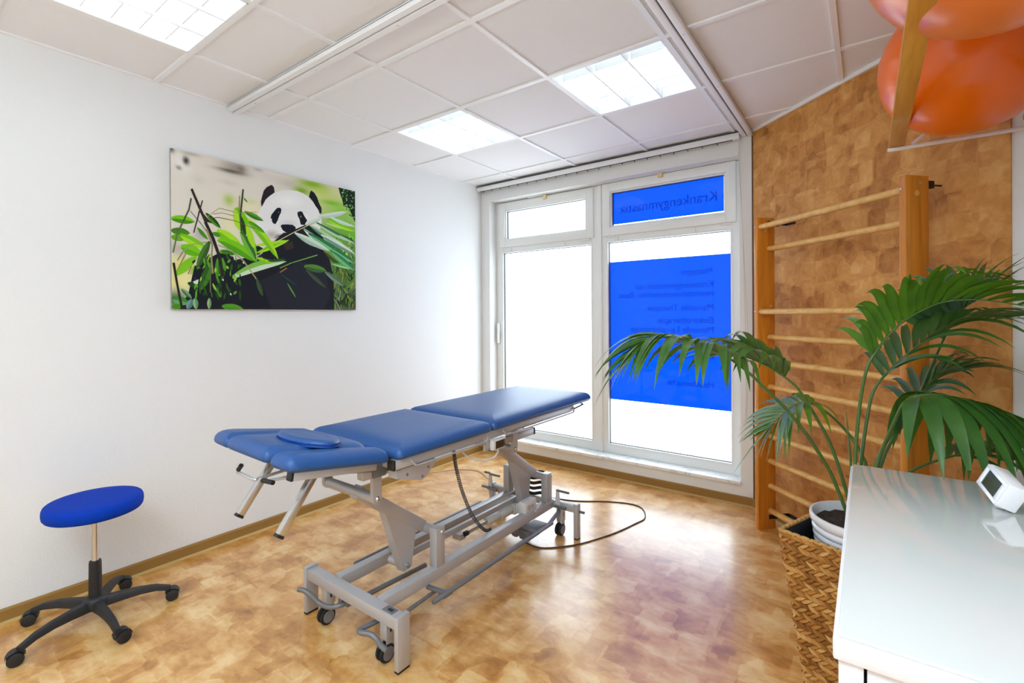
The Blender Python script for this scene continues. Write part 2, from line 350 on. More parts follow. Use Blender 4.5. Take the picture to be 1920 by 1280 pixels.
PP='''25,30,28 942,640 950,626 955,611 957,595 947,609 942,624 939,639
25,30,28 924,685 936,676 945,666 951,652 938,660 928,671 921,683
70,120,30 850,524 851,517 850,511 846,505 844,512 845,518 848,525
70,120,30 963,491 975,479 985,467 993,453 981,464 970,476 962,490
40,90,20 978,368 982,361 981,353 975,347 970,355 971,362 975,369
70,120,30 830,657 838,652 843,644 845,634 835,639 830,647 827,656
70,120,30 926,611 920,596 911,581 901,568 906,584 914,598 924,612
40,80,25 1000,476 1000,468 1000,460 1000,453 1000,461 1000,469
40,90,20 843,452 848,440 850,428 848,415 842,428 840,440 840,452
110,160,40 843,476 845,466 845,457 842,448 838,458 838,467 841,476
90,190,30 960,335 970,327 977,319 982,309 972,315 964,324 959,333
20,40,20 929,497 932,492 933,486 931,480 928,485 927,491 928,497
70,120,30 860,734 858,725 853,718 844,713 845,723 850,730 857,735
150,150,60 913,539 912,528 907,518 900,510 900,521 904,531 911,540
110,160,40 973,471 962,458 951,446 937,435 947,449 958,461 971,472
70,120,30 890,584 889,567 885,552 878,537 878,554 882,569 888,584
70,120,30 887,456 896,445 903,433 906,420 895,430 889,442 885,455
90,130,60 885,528 876,514 865,501 851,491 859,506 870,518 883,529
40,90,20 905,419 906,410 903,402 898,395 895,404 897,412 902,420
90,130,60 853,744 848,734 840,725 829,719 833,730 841,739 851,746
70,120,30 852,638 857,624 861,610 862,595 856,609 852,623 850,638
180,225,110 911,379 911,368 907,358 899,350 897,362 901,372 907,381
20,40,20 983,744 995,735 1000,724 1000,712 1000,721 990,731 981,743
70,120,30 879,522 873,509 864,497 852,487 858,501 866,513 877,524
25,30,28 859,727 860,720 858,713 854,708 853,715 854,721 857,727
110,160,40 970,694 962,681 952,669 939,659 947,673 956,685 968,695
60,140,20 939,326 938,312 935,299 930,287 930,301 932,314 937,327
90,130,60 916,653 924,638 931,622 934,605 925,620 918,636 914,652
20,40,20 860,690 864,682 865,673 862,665 857,673 856,681 857,690
90,130,60 911,674 916,665 919,655 920,645 914,654 910,663 909,673
20,40,20 890,727 890,711 886,696 878,682 877,698 880,713 887,727
110,160,40 952,744 955,732 955,720 953,708 950,720 949,732 950,744
20,40,20 981,726 981,719 979,712 972,707 971,715 973,721 978,726
150,150,60 904,586 907,570 908,553 906,537 902,553 901,570 902,586
110,160,40 927,696 932,691 934,685 934,678 929,683 926,689 926,695
70,120,30 909,601 915,595 918,587 918,579 910,584 907,592 906,600
70,120,30 1000,744 1000,737 1000,732 992,727 995,735 1000,741 1000,746
90,190,30 864,404 866,394 865,384 860,376 857,386 858,395 862,404
60,140,20 844,410 838,401 831,395 822,390 827,399 834,405 843,411
40,90,20 906,365 908,359 907,353 902,348 899,355 900,361 903,366
110,160,40 846,558 855,552 861,545 865,536 856,542 850,549 845,557
150,150,60 853,498 858,489 860,479 860,469 855,479 853,488 852,498
70,120,30 937,562 948,553 958,543 965,531 953,539 943,549 935,560
90,190,30 997,304 995,288 991,273 983,258 983,275 987,291 994,305
150,150,60 886,700 886,689 884,679 880,669 879,680 880,690 884,700
20,40,20 879,742 879,727 876,712 871,697 871,712 873,727 877,742
110,160,40 936,639 938,629 939,618 936,608 932,619 932,629 934,640
110,160,40 1000,524 1000,517 1000,512 1000,509 1000,517 1000,522 1000,525
90,190,30 1000,414 1000,400 1000,385 1000,369 1000,384 1000,398
180,225,110 927,434 933,426 937,418 939,409 932,416 928,424 925,433
110,160,40 855,749 858,733 858,716 855,699 851,716 850,733 853,749
40,80,25 985,700 982,693 976,688 969,684 972,692 977,697 984,701
90,130,60 958,582 961,571 962,560 960,549 956,560 954,571 956,582
40,80,25 965,571 958,560 949,552 937,546 943,557 951,566 963,572
70,120,30 848,618 840,606 829,596 817,588 824,600 834,611 846,620
90,130,60 933,625 941,611 945,595 945,579 936,594 931,609 930,625
90,130,60 915,614 914,604 909,596 901,590 901,600 905,608 912,615
90,130,60 840,684 849,674 854,663 857,650 847,660 841,671 838,683
70,120,30 916,451 919,438 919,426 915,415 911,427 911,439 914,451
40,90,20 892,384 895,377 896,371 892,365 887,371 886,378 889,384
90,190,30 880,355 885,350 887,344 885,337 879,343 877,349 878,355
90,130,60 1000,750 1000,746 1000,739 1000,732 1000,739 1000,746
40,80,25 939,677 944,670 947,663 947,655 941,662 938,669 937,676
40,90,20 1000,371 994,357 987,344 977,333 982,347 990,360 999,372
90,130,60 867,561 868,554 867,548 863,542 862,549 863,555 866,561
150,150,60 932,640 928,630 922,621 914,613 917,624 923,633 930,641
90,130,60 939,528 941,521 939,515 934,509 931,516 932,523 936,528
150,150,60 856,594 854,578 849,563 840,549 842,565 846,580 854,595
140,210,60 872,346 869,332 864,320 855,309 857,323 862,335 870,347
60,140,20 855,422 857,412 856,402 853,393 851,403 851,413 854,422
150,150,60 834,471 838,464 840,458 840,451 835,457 833,463 833,470
180,225,110 939,417 943,407 942,397 938,388 933,398 933,408 936,417
40,80,25 834,636 845,623 855,609 861,593 849,606 840,620 832,635
40,80,25 973,643 986,635 997,624 1000,611 990,619 979,629 971,641
110,160,40 855,592 863,586 867,578 868,568 859,574 854,582 852,591
20,40,20 956,663 951,648 942,635 930,624 935,639 943,652 954,664
25,30,28 978,500 980,493 979,487 972,483 968,490 969,496 974,501
90,190,30 870,397 868,391 864,387 858,384 860,390 863,395 868,398
20,40,20 835,707 840,698 843,689 842,679 836,687 833,696 833,706
20,40,20 881,725 880,714 877,704 872,694 872,705 875,716 879,726
180,225,110 951,342 960,333 967,322 971,311 961,320 954,330 949,341
25,30,28 848,675 848,667 845,659 839,652 838,661 841,669 846,676
110,160,40 833,721 833,715 831,709 828,704 827,710 829,716 832,722
70,120,30 910,687 904,675 896,664 886,654 891,667 899,678 908,688
70,120,30 951,633 943,621 933,611 921,602 927,615 937,626 949,635
90,130,60 948,584 949,574 947,565 942,557 940,567 942,576 946,585
90,130,60 879,637 881,623 880,608 877,594 875,609 875,623 877,637
40,90,20 869,338 870,321 868,305 865,289 864,306 865,322 868,338
20,40,20 840,658 840,652 836,647 830,643 829,650 831,656 837,660
40,80,25 983,560 990,552 993,544 992,535 984,542 980,550 980,559
90,130,60 847,525 846,519 844,513 839,509 838,516 840,521 845,526
180,225,110 843,432 845,419 844,407 839,395 835,408 836,421 840,433
40,90,20 1000,391 1000,383 1000,375 1000,367 1000,375 1000,383
40,80,25 999,660 1000,644 1000,627 1000,610 997,627 995,643 996,660
90,190,30 989,401 990,391 990,381 985,372 983,382 983,392 986,402
70,120,30 970,541 979,526 985,510 989,494 979,509 972,524 968,541
70,120,30 909,678 912,671 913,664 910,656 906,663 905,670 907,678
180,225,110 973,425 973,417 971,410 966,404 966,412 968,419 972,425
180,225,110 876,356 887,346 897,335 905,322 893,332 883,343 874,355
140,210,60 920,423 932,410 940,395 944,378 931,392 923,406 918,422
20,40,20 842,655 850,645 855,634 856,621 847,631 841,642 839,654
150,150,60 947,647 944,639 939,634 930,631 932,639 937,644 945,648
90,190,30 976,316 982,307 985,298 984,289 976,297 973,306 973,315
90,190,30 901,372 901,365 899,358 893,352 892,360 894,367 898,373
40,90,20 890,332 897,321 903,309 906,297 899,308 893,319 889,331
60,140,20 842,378 845,369 844,361 838,353 834,363 835,371 839,379
70,120,30 833,550 832,541 831,532 827,524 826,533 828,542 831,551
90,130,60 934,678 943,673 949,667 953,658 943,662 936,669 932,677
180,225,110 946,374 952,368 955,362 956,354 950,360 946,366 944,374
20,40,20 998,511 998,504 994,499 987,495 987,503 990,508 996,512
20,40,20 859,526 864,519 865,513 862,505 856,512 854,519 856,526
90,190,30 908,337 901,327 893,318 881,312 887,323 895,332 906,338
70,120,30 992,481 987,466 980,453 970,441 974,456 981,469 990,482
25,30,28 921,650 919,640 915,631 909,623 910,633 914,642 919,651
25,30,28 1000,681 1000,671 995,662 984,655 989,665 997,675 1000,683
180,225,110 857,423 853,417 848,412 841,408 844,415 849,420 855,424
70,120,30 958,710 968,698 975,685 980,670 969,682 961,695 956,709
40,80,25 914,549 921,541 926,531 929,521 922,530 916,539 913,549
70,120,30 922,572 928,568 931,563 930,556 923,559 920,565 919,571
150,150,60 940,538 943,524 943,511 939,497 936,511 936,525 938,539
90,130,60 1000,671 1000,665 1000,658 1000,651 1000,658 1000,664
40,80,25 902,736 908,725 912,714 913,702 906,713 902,724 900,736
60,140,20 847,360 854,345 857,329 855,313 847,329 844,344 844,359
40,80,25 901,740 898,727 893,714 886,701 889,715 893,728 900,741
110,160,40 966,608 978,598 987,586 993,572 980,581 970,593 964,606
70,120,30 963,581 965,574 965,567 963,560 960,567 960,574 962,581
20,40,20 890,660 891,654 890,649 886,644 884,650 884,655 887,661
70,120,30 861,604 871,595 879,584 885,572 874,581 866,591 859,603
150,150,60 848,620 856,604 861,588 865,571 856,587 850,603 846,619
60,140,20 849,449 856,444 859,438 858,430 850,435 847,441 847,448
70,120,30 844,500 844,493 841,488 835,484 835,491 837,496 842,501
90,130,60 980,700 981,691 980,683 975,675 973,683 973,692 977,700
180,225,110 940,419 939,406 935,394 926,384 925,398 929,409 937,420
90,190,30 866,332 865,320 861,310 854,300 854,312 858,323 864,333
40,80,25 909,458 916,445 920,431 919,417 911,430 907,444 906,458
25,30,28 841,532 843,525 844,519 841,512 838,519 838,525 839,532
70,120,30 915,484 926,474 934,463 939,450 927,459 918,470 913,482
140,210,60 986,306 983,297 977,289 968,284 971,293 977,301 984,307
20,40,20 968,565 978,551 984,537 987,521 976,534 969,549 966,564
150,150,60 957,721 963,704 967,688 969,671 962,687 958,703 955,720
140,210,60 851,349 853,341 851,334 844,328 842,337 843,344 848,350
70,120,30 1000,648 1000,636 1000,624 1000,612 1000,625 1000,637
110,160,40 850,579 849,573 846,569 840,566 840,572 843,577 848,580
20,40,20 890,642 898,630 904,617 908,603 899,615 892,628 888,641
110,160,40 851,529 856,522 860,515 860,506 854,513 850,520 849,528
90,130,60 853,714 861,701 866,687 867,672 859,685 853,698 851,713
25,30,28 884,464 878,455 871,447 862,441 867,450 874,458 882,465
90,190,30 1000,424 1000,409 996,395 983,383 989,399 999,413 1000,426
180,225,110 909,394 917,387 922,379 924,370 916,377 910,384 907,393
140,210,60 855,357 856,351 855,345 851,340 849,347 850,352 853,357
150,150,60 913,482 904,468 893,455 880,444 889,458 899,471 911,483
40,90,20 980,311 977,302 971,295 961,292 963,301 968,308 977,313
40,80,25 955,535 949,521 942,509 931,498 935,512 942,525 952,536
90,130,60 984,727 990,715 993,702 995,689 989,701 985,714 983,727
20,40,20 833,655 843,643 851,630 856,615 845,627 837,640 831,654
140,210,60 998,312 1000,306 1000,299 1000,291 1000,296 998,302 995,310
110,160,40 903,742 900,731 896,722 888,713 890,724 895,733 901,742
90,190,30 915,440 924,427 931,413 935,399 926,412 919,426 914,440
180,225,110 957,325 964,319 969,311 972,303 965,310 960,317 956,325
150,150,60 978,737 980,725 979,714 976,703 974,714 974,726 977,737
40,80,25 894,587 891,577 886,568 879,560 881,570 886,579 893,588
25,30,28 968,473 968,464 963,456 955,450 954,460 958,468 965,475
110,160,40 993,555 987,543 979,532 968,523 973,535 981,546 991,556
150,150,60 897,525 899,509 898,494 892,479 888,495 889,510 893,526
90,190,30 858,328 863,322 866,315 866,307 859,313 856,320 856,328
140,210,60 961,312 963,300 962,289 957,278 954,290 955,302 959,312
40,90,20 978,331 976,317 970,305 960,295 960,309 966,322 975,332
20,40,20 972,556 975,543 974,529 968,517 964,530 964,544 968,557
90,130,60 896,548 901,536 903,524 902,511 896,523 894,536 894,548
150,150,60 895,688 902,684 907,678 909,671 901,675 896,680 894,686
20,40,20 964,543 960,532 952,523 941,516 944,528 951,537 961,545
20,40,20 898,495 898,483 895,472 889,462 888,474 890,485 895,495
40,80,25 868,517 874,511 876,505 875,497 868,502 865,509 865,516
25,30,28 898,465 896,450 891,437 882,425 883,440 888,453 896,466
90,130,60 875,679 875,671 872,664 865,659 864,667 867,674 872,680
20,40,20 957,573 970,562 981,549 988,534 974,545 963,558 955,572
110,160,40 929,711 932,705 933,699 931,693 928,699 927,705 928,711
25,30,28 981,528 985,522 986,516 985,510 980,515 978,521 978,527
20,40,20 904,549 910,541 911,533 908,524 902,531 900,540 901,548
40,90,20 852,348 850,342 846,337 840,334 841,341 844,346 850,350
90,130,60 945,707 958,694 968,679 974,662 960,675 950,690 943,706
110,160,40 879,494 877,486 874,477 869,470 870,479 873,487 878,495
20,40,20 968,538 970,530 969,523 966,515 964,523 964,531 966,538
70,120,30 875,731 878,723 878,716 873,709 868,717 868,724 872,731
150,150,60 946,505 950,497 952,490 952,481 947,489 945,496 944,504
20,40,20 917,617 925,610 932,602 937,593 928,600 921,607 916,616
150,150,60 908,562 912,546 913,530 911,514 906,530 904,546 905,562
25,30,28 951,496 950,486 946,478 939,471 939,481 942,489 948,497
25,30,28 865,505 873,499 879,491 881,482 872,488 867,495 863,504
40,80,25 943,735 947,729 950,722 950,715 945,721 942,727 941,735
40,90,20 991,432 986,418 978,406 967,395 971,409 979,422 988,433
25,30,28 862,465 860,455 856,446 850,437 850,448 854,457 860,466
60,140,20 849,349 849,334 847,319 843,304 843,320 845,335 848,349
90,190,30 886,396 896,382 904,367 909,351 897,365 889,380 884,396
70,120,30 849,501 850,485 849,469 844,454 841,470 843,486 847,502
110,160,40 947,613 961,601 973,588 982,572 967,584 955,597 945,612
40,80,25 847,654 851,648 853,642 850,634 845,640 843,647 845,654
40,80,25 952,478 951,466 947,455 937,445 937,458 941,470 948,479
40,90,20 908,407 916,403 922,397 924,389 916,393 910,398 906,406
40,90,20 864,402 861,393 855,387 846,383 848,392 853,399 862,404
40,90,20 947,447 958,437 966,427 972,414 961,423 952,434 945,446
110,160,40 880,642 882,632 882,622 877,612 873,623 874,633 877,643
20,40,20 847,580 853,567 858,553 861,539 854,552 849,566 845,579
140,210,60 1000,363 1000,348 1000,334 1000,319 1000,334 1000,348 1000,362
25,30,28 913,612 918,606 920,600 919,592 913,598 910,604 910,612
40,80,25 876,474 879,462 880,450 879,438 875,450 873,462 874,474
20,40,20 834,572 841,562 843,551 842,539 834,550 831,561 831,572
60,140,20 1000,430 996,422 990,415 980,411 983,420 989,427 998,432
25,30,28 884,479 879,466 871,456 860,447 864,460 871,471 881,480
140,210,60 966,308 964,292 960,278 951,265 951,281 956,295 963,309
90,130,60 904,683 906,667 905,651 901,635 898,651 898,667 901,683
25,30,28 888,619 894,613 897,606 898,598 891,603 887,610 885,618
25,30,28 829,664 830,654 830,645 827,635 825,645 825,655 827,664
90,130,60 828,741 824,725 817,710 805,697 808,714 815,729 826,742
90,130,60 871,679 867,669 861,660 851,654 853,665 859,674 868,681
70,120,30 945,719 952,708 955,695 955,682 947,694 943,706 942,718
110,160,40 921,504 921,497 918,491 911,487 911,494 913,500 919,505
25,30,28 927,668 932,662 934,656 933,649 928,655 926,661 926,668
90,190,30 986,372 987,363 987,355 984,348 981,356 982,364 984,372
25,30,28 858,706 860,697 859,688 857,680 855,688 855,697 857,706
150,150,60 969,620 976,605 980,590 979,574 972,589 967,604 967,620
150,150,60 958,687 954,674 948,663 939,652 942,665 947,677 956,688
90,130,60 918,740 918,733 917,726 912,720 910,728 912,734 916,740
90,190,30 847,416 844,411 840,406 834,404 836,410 840,414 846,417
25,30,28 990,482 1000,470 1000,456 1000,441 1000,452 998,465 988,480
20,40,20 869,494 862,479 853,465 842,453 848,468 857,482 867,495
60,140,20 927,402 937,388 945,373 947,356 935,370 928,385 924,401
90,130,60 975,494 986,485 995,474 999,461 987,470 978,480 973,492
70,120,30 963,635 963,626 961,617 955,610 953,619 955,628 960,635
40,90,20 972,394 980,389 986,383 989,374 980,378 974,385 970,392
22,38,24 882,0 1000,0 1000,195 980,167 956,115 917,107 906,65 891,33
15,25,20 964,72 967,74 970,75 975,74 973,71 969,70 965,70
35,80,30 891,7 889,12 889,16 894,19 897,14 897,9 893,6
15,25,20 967,154 970,153 970,152 965,153 961,155 961,156 964,155
15,25,20 987,49 992,50 997,48 1000,45 997,43 992,44 987,47
110,190,70 907,57 912,54 915,51 916,46 911,48 907,51 906,56
60,140,40 918,15 918,11 916,10 912,10 911,14 913,16 916,16
170,215,150 990,104 985,103 980,105 975,109 981,110 986,109 990,105
15,25,20 914,79 913,82 914,83 919,81 921,77 919,76 916,77
35,80,30 909,54 905,51 901,51 896,54 899,58 903,59 908,56
110,190,70 929,29 930,31 932,30 933,26 932,23 930,23 929,26
60,140,40 921,18 917,21 916,25 917,29 921,26 923,23 923,19
35,80,30 962,76 968,73 972,69 974,64 968,66 964,70 961,75
60,140,40 915,86 919,88 923,88 928,85 925,82 920,82 916,84
170,215,150 980,94 977,95 977,97 980,100 984,98 984,96 982,94
35,80,30 994,8 989,6 985,6 979,8 984,10 988,10 993,9
15,25,20 893,6 890,4 886,3 882,6 884,9 888,10 892,8
35,80,30 970,157 967,153 962,151 956,152 958,157 963,159 969,159
15,25,20 932,39 934,37 933,36 929,37 927,40 927,41 930,41
60,140,40 962,87 964,91 968,94 974,94 973,89 969,86 963,85
110,190,70 991,161 987,164 986,168 989,172 994,169 996,165 994,161
170,215,150 944,61 939,65 936,70 934,76 939,72 943,67 945,61
60,140,40 916,36 911,39 907,44 906,50 912,46 916,42 918,36
170,215,150 913,8 916,11 919,12 924,11 922,8 919,6 914,7
60,140,40 985,110 982,107 976,105 970,106 973,111 978,113 984,112
60,140,40 999,131 996,130 993,131 990,134 993,135 996,134 999,132
60,140,40 973,10 977,8 979,5 978,1 973,2 970,5 971,9
35,80,30 970,156 969,161 970,165 974,168 976,163 975,159 972,156
170,215,150 911,32 910,28 907,26 903,25 903,29 905,32 909,33
15,25,20 981,130 982,128 982,127 979,126 977,128 977,130 979,131
35,80,30 962,0 957,0 953,0 952,2 958,1 962,0 964,0
110,190,70 969,99 967,97 965,98 963,100 964,103 966,103 969,101
15,25,20 983,134 982,131 979,129 975,129 976,132 978,134 981,135
110,190,70 948,10 945,8 943,8 939,11 942,14 944,14 947,12
35,80,30 962,127 960,131 960,135 963,138 967,134 967,130 965,127
170,215,150 934,97 929,99 924,102 922,107 927,105 932,102 935,98
110,190,70 993,170 989,166 984,163 977,163 981,167 986,170 992,171
35,80,30 958,49 955,48 953,49 951,52 954,54 957,54 959,51
170,215,150 946,30 941,34 937,39 934,45 940,41 944,36 947,31
170,215,150 916,20 912,20 909,22 909,27 913,28 916,26 917,22
170,215,150 932,45 930,45 932,46 934,46 933,45
110,190,70 994,0 1000,0 999,0
15,25,20 938,118 935,119 933,122 934,125 938,124 940,122 940,118
110,190,70 977,113 973,111 970,111 966,115 969,118 972,118 976,116
170,215,150 947,140 951,141 952,139 951,135 947,134 945,135 945,139
170,215,150 937,93 937,97 940,99 945,100 945,95 943,93 939,92
110,190,70 932,103 937,103 943,101 947,96 941,95 936,97 931,101
170,215,150 957,93 958,97 961,100 966,101 965,97 962,93 958,92
60,140,40 963,117 960,113 956,112 951,111 954,115 957,117 962,118
170,215,150 982,69 979,66 976,64 971,64 973,68 976,70 981,70
110,190,70 941,119 940,123 942,127 946,128 948,123 947,120 943,118
15,25,20 938,88 938,90 940,90 943,89 943,87 941,86 938,86
60,140,40 992,37 988,40 986,43 986,48 990,45 993,42 993,37
60,140,40 937,56 934,55 932,55 929,57 931,59 933,59 936,58
110,190,70 976,32 976,28 973,27 969,29 968,34 970,35 975,34
35,80,30 1000,3 1000,2 1000,0 999,0 998,1
110,190,70 986,5 986,1 984,0 979,0 977,5 979,7 984,7
60,140,40 930,0 925,2 922,8 923,13 929,9 932,4 932,0
110,190,70 978,0 976,0 974,0 972,0 975,0 977,0 979,0
170,215,150 984,39 982,43 981,48 982,52 985,48 986,43 985,39
60,140,40 937,54 941,53 944,51 945,47 941,47 938,49 936,52
170,215,150 949,113 951,112 949,112 946,112 948,112
170,215,150 942,62 940,59 936,56 931,55 933,60 936,62 941,64
110,190,70 934,101 937,105 941,108 947,110 945,104 941,101 935,99
15,25,20 983,76 980,72 976,70 969,71 971,77 975,79 982,78
15,25,20 936,6 934,3 931,2 926,4 928,7 931,8 935,7
170,215,150 962,135 964,132 963,130 959,130 956,134 956,136 960,136
60,140,40 934,27 934,23 933,21 929,20 927,24 929,27 932,28
110,190,70 998,46 1000,50 1000,53 1000,52 1000,46 1000,44 1000,43
35,80,30 958,161 962,158 963,154 963,150 958,153 956,156 956,160
170,215,150 973,146 972,144 971,144 969,147 970,150 971,150 973,148
60,140,40 951,133 957,131 962,127 964,121 957,122 952,126 949,132
230,230,227 396,244 413,205 428,179 446,145 483,113 526,90 571,79 616,76 650,82 683,95 714,122 738,148 757,188 766,213 766,246 751,281 715,305 647,320 580,329 517,361 470,376 426,354 402,327 388,293
230,230,227 673,123 668,140 655,156 634,171 607,184 578,193 548,198 519,198 495,194 476,186 465,175 461,161 465,146 477,130 496,115 521,102 549,93 579,87 609,86 635,89 655,97 668,109
232,232,229 657,126 653,140 641,154 624,167 601,178 576,186 550,190 526,190 505,187 488,180 478,170 475,158 479,145 489,132 505,119 527,108 551,100 577,95 602,94 624,97 642,103 653,113
233,233,231 641,129 638,140 628,152 614,163 595,172 574,179 552,182 532,183 514,180 501,174 492,166 489,156 492,145 501,133 515,123 533,114 553,107 575,103 596,102 614,104 629,110 638,118
235,235,232 625,132 623,141 615,150 604,159 589,166 572,172 554,174 538,175 524,173 513,168 506,161 504,153 506,144 513,135 524,127 539,119 555,114 573,111 589,110 604,112 616,117 623,123
237,237,234 610,134 608,141 602,148 594,155 582,160 570,164 557,167 544,167 533,165 525,162 520,157 518,151 520,144 525,137 534,131 545,125 557,121 570,119 583,118 594,120 603,123 608,128
238,238,236 595,137 593,142 590,146 584,151 576,155 568,157 559,159 551,159 543,158 538,156 534,152 533,148 534,143 538,139 543,134 551,131 559,128 568,126 577,126 584,127 590,129 593,133
240,240,238 579,140 579,142 577,145 574,147 570,149 566,150 561,151 557,151 553,150 550,149 548,148 548,145 548,143 550,141 553,138 557,137 561,135 566,134 570,134 574,135 577,136 579,138
228,227,223 517,336 515,346 509,356 499,364 487,371 474,375 460,376 447,375 436,371 427,365 422,357 420,348 422,339 427,329 436,321 448,315 461,310 475,308 488,309 500,313 509,319 515,327
222,220,215 511,337 509,346 504,354 495,361 485,367 473,371 461,372 450,371 440,368 432,363 427,356 425,348 427,339 432,331 440,324 450,318 462,314 474,312 486,313 496,317 504,322 509,329
216,214,208 505,338 503,345 499,352 492,359 483,364 473,367 462,368 452,367 443,364 437,360 433,354 431,347 433,340 437,333 444,326 453,321 463,318 473,317 483,317 492,320 499,325 503,331
210,207,200 499,339 497,345 494,351 488,356 480,360 472,363 463,364 455,363 447,361 442,357 438,352 437,346 438,340 442,334 448,329 455,325 463,322 472,321 481,321 488,324 494,328 498,333
204,200,193 493,339 492,344 489,349 484,354 478,357 471,359 464,360 457,359 451,357 447,354 444,350 443,345 444,341 447,336 451,331 457,328 464,326 471,325 478,325 484,327 489,330 492,335
198,193,185 487,340 486,344 484,348 480,351 475,353 470,355 465,356 460,355 455,354 452,352 449,348 449,345 449,341 452,337 455,334 460,331 465,330 470,329 476,329 480,331 484,333 486,336
192,187,178 481,341 480,343 479,346 476,348 473,350 469,351 466,352 462,351 459,350 456,349 455,347 454,344 455,341 457,339 459,337 462,335 466,334 470,333 473,333 476,334 479,336 480,338
186,180,170 475,342 475,343 474,344 472,346 471,347 469,347 466,348 465,347 463,347 461,346 461,345 460,343 461,342 461,340 463,339 465,338 467,338 469,337 471,337 472,338 474,339 475,340
200,195,186 542,346 540,351 536,357 530,361 521,365 512,368 502,369 493,368 485,366 479,363 475,359 474,354 475,349 479,343 485,339 493,335 503,332 512,331 522,331 530,333 536,336 541,341
180,174,166 534,347 533,351 530,355 525,359 518,362 511,364 503,365 496,364 490,363 485,360 482,357 481,353 482,349 485,345 490,341 496,338 504,336 511,335 519,335 525,337 530,339 533,343
160,154,145 527,348 526,351 524,354 520,356 515,359 510,360 504,361 499,361 494,359 491,358 489,355 488,352 489,349 491,346 495,343 499,341 505,340 510,339 516,339 520,340 524,342 526,345
140,133,124 520,348 519,350 518,352 515,354 512,355 509,356 505,357 502,357 499,356 497,355 495,353 495,351 496,349 497,348 499,346 502,344 506,343 509,343 513,343 516,344 518,345 519,347
120,112,104 512,349 512,350 512,351 511,352 509,352 508,353 507,353 505,353 504,352 503,352 502,351 502,350 503,349 504,348 505,348 507,347 508,347 509,347 511,347 512,348
229,229,226 627,265 624,276 616,286 604,295 588,302 571,307 552,310 535,309 520,306 508,300 501,292 499,283 501,273 509,263 521,254 536,247 553,242 571,239 589,239 605,242 617,248 625,256
225,225,223 618,267 615,275 609,284 598,292 585,298 569,303 554,305 539,304 526,302 516,297 510,290 508,282 510,273 516,265 526,257 539,251 554,246 570,244 585,244 599,247 609,252 616,258
221,221,219 608,268 606,275 601,283 592,289 581,294 568,298 555,300 543,299 532,297 523,293 518,287 516,281 518,274 524,267 532,260 543,255 556,251 569,249 581,249 592,251 601,255 607,261
218,218,216 599,269 598,275 593,281 586,286 577,290 567,293 556,295 546,295 538,293 531,289 527,285 525,280 527,274 531,268 538,263 547,259 557,256 567,254 577,254 586,256 593,259 598,264
214,214,213 590,271 589,275 585,279 580,283 573,286 566,289 558,290 550,290 544,288 539,286 535,282 534,278 535,274 539,270 544,266 550,262 558,260 566,259 574,259 580,261 585,263 589,266
210,210,209 581,272 580,275 578,278 574,280 570,283 564,284 559,285 554,285 550,284 546,282 544,280 543,277 544,274 546,271 550,269 554,266 559,265 565,264 570,264 574,265 578,267 580,269
206,206,206 571,273 571,275 570,276 568,277 566,279 563,279 560,280 558,280 555,279 554,278 553,277 552,276 553,274 554,273 556,271 558,270 561,270 563,269 566,269 568,270 570,271 571,272
232,232,229 689,211 687,217 684,223 678,228 670,232 662,234 653,236 645,235 638,234 632,230 629,226 628,221 629,215 633,209 638,204 646,200 654,197 663,196 671,196 678,198 684,201 688,206
235,235,233 680,213 679,217 676,221 672,224 667,227 661,229 655,230 649,230 644,229 640,226 637,223 636,219 637,215 640,211 644,208 649,205 655,203 661,202 667,202 672,203 677,206 679,209
237,237,236 671,214 671,216 669,219 667,221 663,223 660,224 656,225 652,224 649,224 647,222 645,220 645,218 645,216 647,213 649,211 653,209 656,208 660,207 664,207 667,208 669,210 671,212
240,240,240 663,215 662,216 662,217 661,218 660,218 659,219 657,219 656,219 655,219 654,218 654,217 653,217 654,216 654,215 655,214 656,214 657,213 659,213 660,213 661,213 662,214
36,30,40 416,202 412,176 419,144 428,112 444,90 471,72 483,82 487,110 458,136 437,159 425,185
24,26,34 687,95 696,64 703,55 722,65 739,88 751,119 767,146 767,176 754,182 749,163 728,141 711,116
24,26,34 470,257 463,252 469,233 487,208 500,192 516,188 524,195 521,215 512,232 502,261 490,283 477,280 470,269
70,90,120 504,212 512,210 513,218 506,220
24,26,34 616,197 631,188 645,188 658,210 676,234 663,254 661,262 636,264 628,233 618,216
110,100,100 631,214 640,211 643,221 634,226
20,24,36 518,288 527,279 555,274 588,272 606,283 604,296 581,311 549,320 530,310
50,50,60 507,347 536,322 581,322 613,302 634,277 667,279 580,354 516,367
24,26,34 374,402 425,423 508,353 547,322 611,290 678,253 756,283 791,353 821,458 843,557 846,748 202,749 210,646 217,562 257,503 325,483 388,449
24,26,34 94,543 206,466 271,481 296,572 235,749 28,750 69,671
34,36,46 408,595 626,474 780,494 823,658 777,742 465,743
50,44,40 529,380 586,363 593,401 550,420
205,222,205 746,204 774,203 803,200 831,194 860,185 888,173 916,158 944,138 913,140 883,147 854,155 826,164 798,173 771,183 744,195
185,205,190 746,204 774,203 803,200 831,194 860,185 888,173 916,158 944,138 915,149 886,160 857,170 828,179 800,187 772,193
205,222,205 666,263 683,261 699,256 714,250 729,241 742,231 755,219 766,203 749,206 733,212 718,220 703,228 689,236 675,246 663,257
190,205,195 666,263 683,261 699,256 714,250 729,241 742,231 755,219 766,203 752,212 737,222 723,230 708,239 694,246 679,253
120,195,20 804,211 828,225 852,237 879,246 907,252 937,256 968,256 1000,252 976,239 948,230 920,223 892,216 864,210 836,206 808,202
165,220,40 804,211 828,225 852,237 879,246 907,252 937,256 968,256 1000,252 972,248 942,243 913,237 885,231 858,224 832,215
205,222,205 824,194 845,204 868,213 891,220 916,224 942,227 970,227 999,224 975,215 949,210 924,204 900,199 875,195 850,191 826,188
